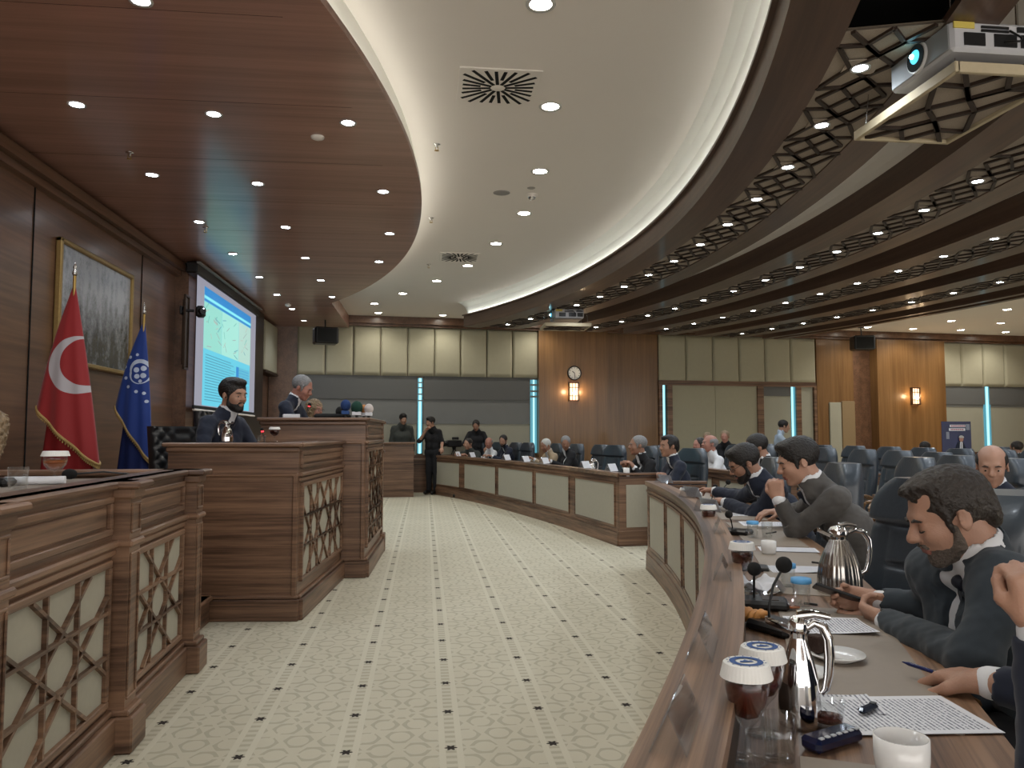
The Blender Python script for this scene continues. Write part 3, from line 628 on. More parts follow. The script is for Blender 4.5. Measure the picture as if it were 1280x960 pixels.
# nearest desk: from beside the camera to the gap
p, q = arcpath(19.5, -.470, -.107, .04); n = len(p) - 1
def ix(a): return max(0, min(n, round((a + .470) / .363 * n)))
w = 1.02 / 19.5; baysN = []; a = -.107 - .004
while a - w > -.46: baysN.append((ix(a - w + .005), ix(a - .002))); a -= w
padsN = []
for k in range(6):
    a = -.365 - .0045 + .0627 - k * .0627 + .0627 * 2
    padsN.append((ix(a - .0627 + .006), ix(a - .004)))
padsN = [(i, j) for i, j in padsN if j - i > 3] + [(ix(-.176), ix(-.118))]
curved_desk('council_desk', 'long curved walnut desk sweeping along the right foreground, its worktop in full view', p, q, baysN, pads=sorted(set(padsN)), ends=(False, True))
# far desk, mirrored curve
def catmull(P, m=12):
    out = []; P = [Vector(x) for x in P]; P = [P[0] * 2 - P[1]] + P + [P[-1] * 2 - P[-2]]
    for i in range(1, len(P) - 2):
        for k in range(m):
            t = k / m; a, b, c, d = P[i - 1], P[i], P[i + 1], P[i + 2]
            out.append(.5 * ((2 * b) + (c - a) * t + (2 * a - 5 * b + 4 * c - d) * t * t + (3 * b - a - 3 * c + d) * t ** 3))
    out.append(P[-2]); return [tuple(x) for x in out]
fp = catmull([(2.29, 9.16), (2.04, 10.8), (1.72, 12.45), (1.29, 14.3), (.76, 16.1), (.10, 17.75)], 14)
fn = [(-a, -b) for a, b in offs(fp)]
fn = [(abs(a), (b if a > 0 else -b)) for a, b in fn]
def near_px(px):
    best = min(range(len(fp)), key=lambda i: abs(640 + F * (Vector((fp[i][0], fp[i][1], .45)) - EYE).dot(_r) / (Vector((fp[i][0], fp[i][1], .45)) - EYE).dot(_f) - px)); return best
fb = [(near_px(768), near_px(719)), (near_px(713), near_px(671)), (near_px(665), near_px(624)), (near_px(619), near_px(580)), (near_px(575), near_px(537))]
curved_desk('council_desk', 'curved walnut desk across the far side of the floor, white name cards along its ledge', fp, fn, fb, ends=(True, True))
FPATH = fp; FNORM = fn
# rows behind
for k, (R, lab) in enumerate([(21.02, 'second curved desk row behind the navy-suited men'), (22.35, 'third curved desk row among the blue-grey chairs'), (23.7, 'fourth and rearmost curved desk row among the blue-grey chairs')]):
    a0, a1 = (-.36, -.19) if k == 0 else (-.30, -.115) if k == 1 else (-.2, -.02)
    p, q = arcpath(R, a0, a1, .12); n = len(p) - 1; m = max(1, n // 9)
    curved_desk('council_desk', lab + ', right of the side aisle', p, q, [(i * 9 + 1, min(n, i * 9 + 8)) for i in range(m)], pads=[(0, n)])
    a0, a1 = (-.035, .16) if k == 0 else (-.04, .2) if k == 1 else (.01, .22)
    p, q = arcpath(R, a0, a1, .12); n = len(p) - 1; m = max(1, n // 9)
    curved_desk('council_desk', lab + ', beyond the side aisle', p, q, [(i * 9 + 1, min(n, i * 9 + 8)) for i in range(m)], pads=[(0, n)])
# ---------------------------------------------------------------- chairs
def sq(x, p): return math.copysign(abs(x) ** p, x)
def make_chair(name, label, lea, arms=True):
    """faces +x; seat .47 m; back to 1.15 m"""
    t = thing(name, label, 'chair')
    def back(u, v):                     # closed tube of rounded-rect sections, v up the height
        a = 2 * PI * u; z = .44 + .71 * v; w = (.262 + .03 * math.sin(PI * min(1, v * 1.25)) - .03 * max(0, v - .82) / .18) * math.sqrt(max(.05, 1 - (max(0, v - .84) / .16) ** 2 * .55)) * (1 if v > .02 else .9)
        th = .055 + .012 * math.sin(PI * v); y = w * sq(math.cos(a), .5); s = math.sin(a); x = th * sq(s, .7)
        lean = -.22 - .20 * v + .10 * v * v + .05 * (abs(y) / .27) ** 2
        if s > 0:
            yy = abs(y) / w; roll = .026 if v > .76 else 0
            seam = max(math.exp(-((v - sv) / .012) ** 2) for sv in (.2, .36, .52, .745)) * (1 if (yy < .62 or abs(v - .745) < .03) else 0)
            side = math.exp(-((yy - .64) / .05) ** 2) * (1 if v < .73 else 0)
            x += roll + .012 * (1 - yy * yy) - .016 * max(seam, side)
        return (lean + x, y, z)
    mb = MB(); mb.grid(back, 56, 56, True); mb.add([back(i / 56, 1) for i in range(56)], [tuple(range(56))]); mb.add([back(i / 56, 0) for i in range(56)], [tuple(range(56))[::-1]]); mb.build('backrest', lea, t)
    def seat(u, v):
        a = 2 * PI * u; r = math.sin(PI * v) ** .35; return (.03 + .26 * r * sq(math.cos(a), .5), .26 * r * sq(math.sin(a), .5), .44 - .06 * sq(math.cos(PI * v), .6))
    mb = MB(); mb.grid(seat, 32, 14, True); mb.build('seat', lea, t)
    if arms:
        for s in (-1, 1):
            mb = MB(); P = [(-.20, s * .28, .60), (-.08, s * .30, .655), (.10, s * .305, .66), (.22, s * .295, .635), (.25, s * .28, .58), (.20, s * .27, .47), (.05, s * .26, .40)]
            for a, b in zip(P[:-1], P[1:]): mb.bar(a, b, .045, .03, ch=.008)
            mb.build('armrest', M['armwood'], t)
    mb = MB(); mb.lathe([(.0, .36), (.028, .36), (.028, .14), (.045, .12), (.045, .07), (0, .07)], 14); mb.box((-.02, 0, .37), (.3, .25, .03)); mb.build('column', M['black'], t)
    mb = MB()
    for i in range(5): a = 2 * PI * i / 5 + .3; mb.bar((0, 0, .095), (.30 * math.cos(a), .30 * math.sin(a), .07), .045, .03, ch=.008)
    bs = mb.build('base', M['black'], t)
    for i in range(5):
        a = 2 * PI * i / 5 + .3; MB().lathe([(0, -.02), (.026, -.02), (.03, 0), (.026, .02), (0, .02)], 10).build('caster', M['black'], bs, (.30 * math.cos(a), .30 * math.sin(a), .03)).rotation_euler = (PI / 2, 0, a)
    return t
chair0 = make_chair('executive_chair', 'x', M['leather']); used = [False]
def put_chair(x, y, label, group=None, cx=None, z=0, turn=0, proto=None):
    proto = proto or chair0
    if proto is chair0 and not used[0]: o = chair0; used[0] = True
    else: o = copy_tree(proto)
    c = cx or CD; o.location = (x, y, z); o.rotation_euler = (0, 0, math.atan2(c[1] - y, c[0] - x) + turn); o['label'] = label
    if group: o['group'] = group
    elif 'group' in o: del o['group']
    return o
def polar(a, R): return (CD[0] + R * math.cos(a), CD[1] + R * math.sin(a))
def row(px, R):
    r = _f + _r * ((px - 640) / F); r = Vector((r.x, r.y)).normalized(); c = Vector(CD); b = -r.dot(c); t = -b + math.sqrt(b * b - (c.dot(c) - R * R)); return tuple(r * t)
def put_back(px, d, label, group=None, turn=0):
    b = at(px, 600, d); a = math.atan2(CD[1] - b.y, CD[0] - b.x) + turn; return put_chair(b.x + .30 * math.cos(a), b.y + .30 * math.sin(a), label, group, turn=0 if False else (a - math.atan2(CD[1] - b.y - .30 * math.sin(a), CD[0] - b.x - .30 * math.cos(a))))
put_back(1168, 2.98, 'empty blue-grey leather chair with wooden arms just left of the man using a phone', turn=.50)
put_back(1270, 2.30, 'dark leather chair with the phone-holding man in front of it', turn=-.3)
put_back(1057, 4.65, 'leather chair pushed back behind the man in the grey suit')
put_back(972, 5.75, 'leather chair rising behind the man in navy who wears glasses')
put_chair(*polar(-.432, 20.95), 'leather chair of the man writing with a pen, at the frame edge')
G2 = 'blue-grey chairs of the second row'; L2 = 'empty blue-grey leather chair in the second row, between the grey suit and the smiling man'
for k in (2, 3, 4): put_chair(*polar(-.200 + .0335 * k + .012, 21.93), L2, G2)
put_back(1150, 5.8, L2, G2); put_back(1200, 6.3, L2, G2)
put_back(1264, 5.55, 'blue-grey chair occupied by the smiling balding man')
put_chair(*polar(-.268, 21.93), 'blue-grey chair cut by the frame, right of the smiling man')
G3 = 'blue-grey chairs of the rear rows'; L3 = 'small blue-grey leather chair in the crowded rear rows before the gold-lit wood bay'
for k in range(9): put_chair(*polar(-.255 + .0305 * k, 23.26), L3, G3)
for k in range(9): put_chair(*polar(-.225 + .0290 * k, 24.62), L3, G3)
G4 = 'blue-grey chairs beyond the side aisle'; L4 = 'small blue-grey leather chair beyond the side aisle, in front of the fabric partition'
for a, R in ((-.012, 21.93), (.021, 21.93), (.150, 21.93), (.02, 23.26), (.055, 23.26), (.09, 23.26), (.125, 23.26), (.16, 23.26)): put_chair(*polar(a, R), L4, G4)
put_chair(*polar(.062, 21.93), 'blue-grey chair behind the balding man in the white shirt'); put_chair(*polar(.104, 21.93), 'blue-grey chair of the man touching his chin, beyond the white shirt')
put_back(868, 9.5, 'green-tinted dark leather chair seen from the side behind the navy-suited man with a moustache', turn=.35)
put_back(824, 11.9, 'leather chair half hidden left of the navy-suited man with a moustache')
# behind the far desk
def fd(i, o): a, b = FPATH[i], FNORM[i]; return (a[0] + b[0] * o, a[1] + b[1] * o)
def fchair(px, o, label, group=None, turn=0):
    i = min(range(len(FPATH)), key=lambda i: abs(640 + F * (Vector((*fd(i, o + .28), 1.1)) - EYE).dot(_r) / (Vector((*fd(i, o + .28), 1.1)) - EYE).dot(_f) - px)); x, y = fd(i, o); r = copy_tree(chair0); r.location = (x, y, 0); b = FNORM[i]; r.rotation_euler = (0, 0, math.atan2(-b[1], -b[0]) + turn); r['label'] = label
    if group: r['group'] = group
    elif 'group' in r: del r['group']
put = [(749, .9, 'empty leather chair at the far desk left of the grey-haired man in profile', 0), (773, .9, 'empty leather chair at the far desk immediately beside the grey-haired man in profile', .2), (812, .95, 'leather chair behind the grey-haired man seated at the corner of the far desk', 0), (722, .95, 'chair of the far-desk man in a white shirt and dark jacket', 0), (696, .95, 'chair beside the white-haired man in beige', 0), (660, .95, 'dark empty chair at the far desk under the window slit', 0), (644, .95, 'chair of the dark-suited man at the far desk', 0), (622, .95, 'chair of the far-desk man in white', 0), (600, .95, 'chair of the dark-haired person at the far desk', 0)]
for px, o, l, tn in put: fchair(px, o, l, None, tn)
# dais chairs: tufted black leather
t = thing('tufted_chair', 'black button-tufted leather chair left of the bearded man on the dais', 'chair', (at(252, 555, 6.9).x, at(252, 555, 6.9).y, .18), -.45)
def tuft(u, v):
    a = 2 * PI * u; z = .42 + .80 * v; w = .30; th = .07; y = w * sq(math.cos(a), .45); s = math.sin(a); x = th * sq(s, .7)
    if s > 0: x += .022 * (abs(math.sin(y * 26 + z * 26)) * abs(math.sin(y * 26 - z * 26))) ** .5 * (1 if v > .05 else 0)
    return (-.22 - .08 * v + x, y, z + (0 if v < .98 else -.01))
mb = MB(); mb.grid(tuft, 90, 50, True); mb.add([tuft(i / 90, 1) for i in range(90)], [tuple(range(90))]); mb.build('backrest', M['leatherb'], t)
mb = MB(); mb.box((.05, 0, .40), (.55, .56, .14), ch=.04); mb.build('seat', M['leatherb'], t)
for s in (-1, 1): MB().box((.02, s * .30, .52), (.48, .07, .2), ch=.03).build('armrest', M['leatherb'], t)
MB().lathe([(0, .34), (.04, .34), (.04, .1), (.28, .04), (.28, .01), (0, .01)], 16).build('base', M['black'], t)
for k in range(12):
    y = -.24 + .12 * (k % 4) + (.06 if (k // 4) % 2 else 0); z = .58 + .13 * (k // 4); MB().ball((-.22 - .08 * (z - .42) / .58 + .085, y, z), .010, 8).build('button', M['black'], t)
o = copy_tree(t); o.location = (-1.95, 7.55, .18); o.rotation_euler = (0, 0, -.1); o['label'] = 'black tufted chair back rising between the bearded man and the podium'
o = copy_tree(t); o.location = (-2.12, 8.98, .36); o.rotation_euler = (0, 0, 0); o['label'] = 'black tufted chair behind the grey-haired speaker'
# ================================================================ people: signed-distance bodies, meshed once, clothes as separate layers
class Field:
    def __init__(s, lo, hi, h):
        s.h = h; s.lo = np.array(lo, np.float32); s.n = np.ceil((np.array(hi) - s.lo) / h).astype(int) + 1; s.D = np.full(s.n, .06, np.float32)
    def reg(s, lo, hi, m):
        a = np.clip(np.floor((np.array(lo) - m - s.lo) / s.h).astype(int), 0, s.n - 1); b = np.clip(np.ceil((np.array(hi) + m - s.lo) / s.h).astype(int) + 1, 1, s.n)
        if (b <= a).any(): return None, None
        ax = [s.lo[i] + s.h * np.arange(a[i], b[i], dtype=np.float32) for i in range(3)]
        return tuple(slice(a[i], b[i]) for i in range(3)), (ax[0][:, None, None], ax[1][None, :, None], ax[2][None, None, :])
    def comb(s, sl, d, k, mode):
        A = s.D[sl]
        if mode == '+': q = np.maximum(k - np.abs(A - d), 0) / max(k, 1e-6); s.D[sl] = np.minimum(A, d) - q * q * k * .25
        elif mode == '-': d = -d; q = np.maximum(k - np.abs(A - d), 0) / max(k, 1e-6); s.D[sl] = np.maximum(A, d) + q * q * k * .25
    def cap(s, a, b, ra, rb=None, k=.012, mode='+'):
        rb = ra if rb is None else rb; a = np.array(a, np.float32); b = np.array(b, np.float32); R = max(ra, rb)
        sl, g = s.reg(np.minimum(a, b) - R, np.maximum(a, b) + R, k + .062)
        if sl is None: return s
        ba = b - a; bb = float(ba @ ba) + 1e-9; px, py, pz = g[0] - a[0], g[1] - a[1], g[2] - a[2]
        t = np.clip((px * ba[0] + py * ba[1] + pz * ba[2]) / bb, 0, 1)
        d = np.sqrt((px - t * ba[0]) ** 2 + (py - t * ba[1]) ** 2 + (pz - t * ba[2]) ** 2) - (ra + (rb - ra) * t); s.comb(sl, d, k, mode); return s
    def ell(s, c, r, Rm=None, k=.012, mode='+'):
        c = np.array(c, np.float32); r = np.array(r, np.float32); m = r.max()
        sl, g = s.reg(c - m, c + m, k + .062)
        if sl is None: return s
        p = [g[i] - c[i] for i in range(3)]
        if Rm is not None: p = [p[0] * Rm[0][i] + p[1] * Rm[1][i] + p[2] * Rm[2][i] for i in range(3)]
        k0 = np.sqrt(sum((p[i] / r[i]) ** 2 for i in range(3))) + 1e-6; k1 = np.sqrt(sum((p[i] / r[i] ** 2) ** 2 for i in range(3))) + 1e-6
        s.comb(sl, (k0 * (k0 - 1) / k1).astype(np.float32), k, mode); return s
    def hit(s, p, d, far=.35):
        p = np.array(p, float); d = np.array(d, float); d /= np.linalg.norm(d); last = p; was = False
        for i in range(int(far / (s.h * .5))):
            q = p + d * i * s.h * .5; k = np.round((q - s.lo) / s.h).astype(int)
            if (k < 0).any() or (k >= s.n).any(): break
            if s.D[tuple(k)] < 0: last = q; was = True
            elif was: break
        return last
    def noise(s, amp, f):
        sl, g = s.reg(s.lo, s.lo + s.n * s.h, 0)
        s.D[sl] += amp * (np.sin(g[0] * f + 2 * np.sin(g[2] * f * .7)) * np.sin(g[1] * f * 1.1 + 1.7 * np.sin(g[0] * f * .6)) * np.cos(g[2] * f * .9 + g[1] * f * .4)); return s
    def halfspace(s, p, n, k=.004):          # keep only the side the normal points away from
        sl, g = s.reg(s.lo, s.lo + s.n * s.h, 0); d = (g[0] - p[0]) * n[0] + (g[1] - p[1]) * n[1] + (g[2] - p[2]) * n[2]
        A = s.D[sl]; s.D[sl] = np.maximum(A, d); return s
    def mesh(s, name, mat, parent, base):
        D = s.D; h = s.h
        for ax in range(3):
            i0 = [slice(None)] * 3; i0[ax] = 0; D[tuple(i0)] = .05; i0[ax] = -1; D[tuple(i0)] = .05
        ins = D < 0; cnt = np.zeros(np.array(D.shape) - 1, np.int8)
        for i in (0, 1):
            for j in (0, 1):
                for k in (0, 1): cnt += ins[i:D.shape[0] - 1 + i, j:D.shape[1] - 1 + j, k:D.shape[2] - 1 + k]
        cells = np.argwhere((cnt > 0) & (cnt < 8))
        if len(cells) == 0: return None
        idx = -np.ones(cnt.shape, np.int32); idx[tuple(cells.T)] = np.arange(len(cells))
        cor = np.array([(i, j, k) for i in (0, 1) for j in (0, 1) for k in (0, 1)]); V = np.stack([D[tuple((cells + c).T)] for c in cor], 1)
        acc = np.zeros((len(cells), 3)); ne = np.zeros(len(cells))
        for a in range(8):
            for b in range(a + 1, 8):
                if np.abs(cor[a] - cor[b]).sum() != 1: continue
                m = (V[:, a] < 0) != (V[:, b] < 0); t = V[m, a] / (V[m, a] - V[m, b]); acc[m] += cor[a] + (cor[b] - cor[a]) * t[:, None]; ne[m] += 1
        P = (cells + acc / ne[:, None]) * h + s.lo - np.array(base); F_ = []
        for ax in range(3):
            o = [i for i in range(3) if i != ax]; sa = [slice(1, D.shape[i] - 1) for i in range(3)]; sb = list(sa); sa[ax] = slice(0, D.shape[ax] - 1); sb[ax] = slice(1, D.shape[ax])
            A = ins[tuple(sa)]; B = ins[tuple(sb)]; e = np.argwhere(A != B)
            if len(e) == 0: continue
            off = np.array([1, 1, 1]); off[ax] = 0; flip = A[tuple(e.T)]; e = e + off; u = np.zeros(3, int); v = np.zeros(3, int); u[o[0]] = 1; v[o[1]] = 1
            q = np.stack([idx[tuple(x.T)] for x in (e - u - v, e - v, e, e - u)], 1)
            if ax == 1: flip = ~flip
            q[~flip] = q[~flip][:, ::-1]; F_.append(q)
        q = np.concatenate(F_); q = q[(q >= 0).all(1)]
        me = bpy.data.meshes.new(name); me.vertices.add(len(P)); me.vertices.foreach_set('co', P.astype(np.float32).ravel())
        me.loops.add(len(q) * 4); me.loops.foreach_set('vertex_index', q.astype(np.int32).ravel()); me.polygons.add(len(q)); me.polygons.foreach_set('loop_start', np.arange(0, len(q) * 4, 4, dtype=np.int32))
        me.polygons.foreach_set('use_smooth', np.ones(len(q), bool)); me.materials.append(mat); me.update(calc_edges=True); me.validate()
        o = bpy.data.objects.new(name, me); C.objects.link(o); o.parent = parent; return o

def frame3(fwd, up):
    f = np.array(fwd, float); f /= np.linalg.norm(f); u = np.array(up, float); u -= f * (u @ f); u /= np.linalg.norm(u); return np.stack([f, np.cross(u, f), u], 1)   # columns: forward, left, up
def hand(F_, w, d, n, side, curls=(.5, .6, .7, .8), spread=.05, thumb=(.5, .3), s=1.0, k=.007, thick=1.0):
    """w wrist, d towards the fingers, n palm normal (the way the palm faces), side +1: thumb on n x d side"""
    d = np.array(d, float); d /= np.linalg.norm(d); n = np.array(n, float); n -= d * (n @ d); n /= np.linalg.norm(n); t = np.cross(n, d) * side; w = np.array(w, float)
    F_.cap(w - d * .03 * s, w + d * .012 * s, .026 * s, .025 * s, k=.012)
    lens = (.043, .047, .044, .035); tips = []
    for i in range(4):
        o = (1.5 - i) * .0195 * s; kn = w + d * (.088 - .004 * abs(i - 1)) * s + t * o; F_.cap(w + d * .02 * s + t * o * .7, kn, .016 * s, .0125 * s * thick, k=.014)
        p = kn; a = 0
        dirv = d + t * (1.5 - i) * spread; dirv /= np.linalg.norm(dirv)
        for j, (f, r0, r1) in enumerate(((1, .0105, .0098), (.62, .0095, .0090), (.5, .0088, .0078))):
            a += curls[i] * (1, 1.15, .8)[j]; v = dirv * math.cos(a) + n * math.sin(a); q = p + v * lens[i] * f * s; F_.cap(p, q, r0 * s * thick, r1 * s * thick, k=.004); p = q
        tips.append(p)
    b = w + d * .022 * s + t * .022 * s; out, cl = thumb
    v1 = d * .75 + t * (.9 - out * .3) + n * out * .6; v1 /= np.linalg.norm(v1); m = b + v1 * .042 * s; F_.cap(b, m, .017 * s, .0125 * s, k=.012)
    v2 = d * .95 + t * (.45 - cl) + n * (.2 + cl); v2 /= np.linalg.norm(v2); m2 = m + v2 * .033 * s; F_.cap(m, m2, .0118 * s, .0105 * s, k=.005)
    v3 = d * .95 + t * (.1 - cl) + n * (.25 + cl); v3 /= np.linalg.norm(v3); F_.cap(m2, m2 + v3 * .026 * s, .0105 * s, .0085 * s, k=.004)
    return tips, m2 + v3 * .03 * s

def head_body(F_, c, R, s, lo, skinny=1.0, nose=1.0, chub=0):
    H = lambda x, y, z: c + R @ (np.array([x, y, z]) * s)
    E = lambda x, y, z, rx, ry, rz, k=.012, mode='+', Rm=None: F_.ell(H(x, y, z), np.array([rx, ry, rz]) * s, R if Rm is None else R @ Rm, k * s, mode)
    Cp = lambda a, b, ra, rb, k=.012, mode='+': F_.cap(H(*a), H(*b), ra * s, rb * s, k * s, mode)
    E(-.015, 0, .038, .098, .077, .083); E(.022, 0, -.012, .068, .063, .085, .02); E(.032, 0, -.066, .052 + chub, .050 + chub, .046, .02); E(.068, 0, -.094, .021, .024, .019, .02)
    Cp((.080, -.030, .024), (.080, .030, .024), .011, .011, .02); E(.062, .034, -.026, .026, .022, .024, .022); E(.062, -.034, -.026, .026, .022, .024, .022)
    for y in (-.032, .032):
        E(.098, y, .002, .017, .019, .012, .014, '-'); E(.075, y, .000, .0145, .0155, .0125, .003)
    Cp((.086, 0, .012), (.108 * 1, 0, -.022), .0085, .0125 * nose, .012); E(.100, .0125, -.028, .011, .0085, .008, .006); E(.100, -.0125, -.028, .011, .0085, .008, .006); E(.108, 0, -.026, .012 * nose, .0105, .009, .006)
    E(.080, 0, -.050, .018, .028, .012, .012)
    Cp((.093, -.014, -.055), (.093, .014, -.055), .0062, .0062, .005); Cp((.090, -.012, -.066), (.090, .012, -.066), .0070, .0070, .005)
    Cp((.099, -.022, -.0605), (.099, .022, -.0605), .0022, .0022, .003, '-')
    for y in (-1, 1):
        t = np.array(Matrix.Rotation(y * .35, 3, 'Z') @ Matrix.Rotation(-.2, 3, 'Y'))
        E(-.010, y * .078, -.006, .019, .008, .031, .006, '+', t)
        if not lo: E(-.004, y * .086, -.002, .010, .006, .017, .004, '-', t)
    return H
def add_hair(t, base, c, R, s, kind, mat, h, name='hair'):
    lo = c - .17 * s; hi = c + .17 * s; F_ = Field(lo, hi, h); H = lambda x, y, z: c + R @ (np.array([x, y, z]) * s)
    E = lambda x, y, z, rx, ry, rz, k=.01, mode='+': F_.ell(H(x, y, z), np.array([rx, ry, rz]) * s, R, k * s, mode)
    if kind == 'curly':
        E(-.03, 0, .03, .115, .105, .11); E(-.05, 0, -.06, .09, .10, .10, .05); E(.14, 0, -.03, .07, .055, .09, .02, '-'); F_.noise(.014 * s, 95 / s)
    elif kind == 'bald':
        E(-.022, 0, .030, .098, .085, .082); E(.01, 0, .12, .145, .078, .092, .004, '-'); E(.13, 0, 0, .115, .12, .13, .01, '-')
        F_.halfspace(H(-.05, 0, -.052), -R[:, 2] * 1.0); F_.noise(.0022 * s, 260 / s)
        for y in (-1, 1): E(.0, y * .086, -.012, .028, .028, .034, .006, '-')
    else:
        vol = {'short': .0, 'quiff': .004, 'receding': .0, 'crop': -.004}.get(kind, 0)
        E(-.022, 0, .040, .101 + vol, .085 + vol, .088 + vol)
        if kind == 'quiff': E(.030, 0, .098, .055, .060, .028, .02); E(.058, .0, .098, .026, .048, .018, .02)
        if kind == 'receding': E(.020, 0, .092, .060, .052, .030, .03); E(-.09, 0, -.02, .03, .055, .05, .03); E(.062, .01, .098, .032, .030, .014, .02)
        if kind == 'receding': E(.150, 0, .010, .094, .115, .100, .006, '-')
        else: E(.150, 0, -.012, .082, .115, .096, .006, '-')
        if kind == 'receding':
            for y in (-1, 1): E(.090, y * .060, .075, .048, .026, .036, .012, '-')
        E(.06, 0, -.075, .13, .12, .062, .01, '-'); F_.halfspace(H(0, 0, -.070), -R[:, 2])
        for y in (-1, 1): E(.002, y * .090, -.012, .026, .024, .032, .006, '-'); F_.cap(H(.028, y * .068, .03), H(.026, y * .064, -.025), .0115 * s, .007 * s, .006 * s)
        F_.noise((.0022 if kind in ('receding', 'quiff') else .0018) * s, 170 / s)
    return F_.mesh(name, mat, t, base)
def add_beard(t, base, c, R, s, mat, h, full=True):
    full = mat is not M['beardsalt']
    lo = c - .15 * s; hi = c + .15 * s; F_ = Field(lo, hi, h); H = lambda x, y, z: c + R @ (np.array([x, y, z]) * s); g = .005 if full else .0015
    E = lambda x, y, z, rx, ry, rz, k=.01, mode='+': F_.ell(H(x, y, z), np.array([rx, ry, rz]) * s, R, k * s, mode)
    E(.030, 0, -.066, .056 + g, .052 + g, .048 + g, .02); E(.070, 0, -.096, .022 + g, .028 + g, .021 + g, .02); F_.cap(H(.09, -.022, -.048), H(.09, .022, -.048), .010 * s, .010 * s, .006 * s)
    for y in (-1, 1): F_.cap(H(.018, y * .060, -.02), H(.020, y * .056, -.07), .009 * s, .014 * s, .015 * s)
    E(.075, 0, -.005, .05, .058, .040, .008, '-'); 
    for y in (-1, 1): E(.085, y * .046, -.030, .040, .026, .026, .01, '-')
    E(.100, 0, -.0605, .018, .019, .0085, .004, '-'); E(-.06, 0, -.06, .055, .12, .12, .02, '-'); F_.noise(.0016 * s, 240 / s)
    return F_.mesh('beard', mat, t, base)

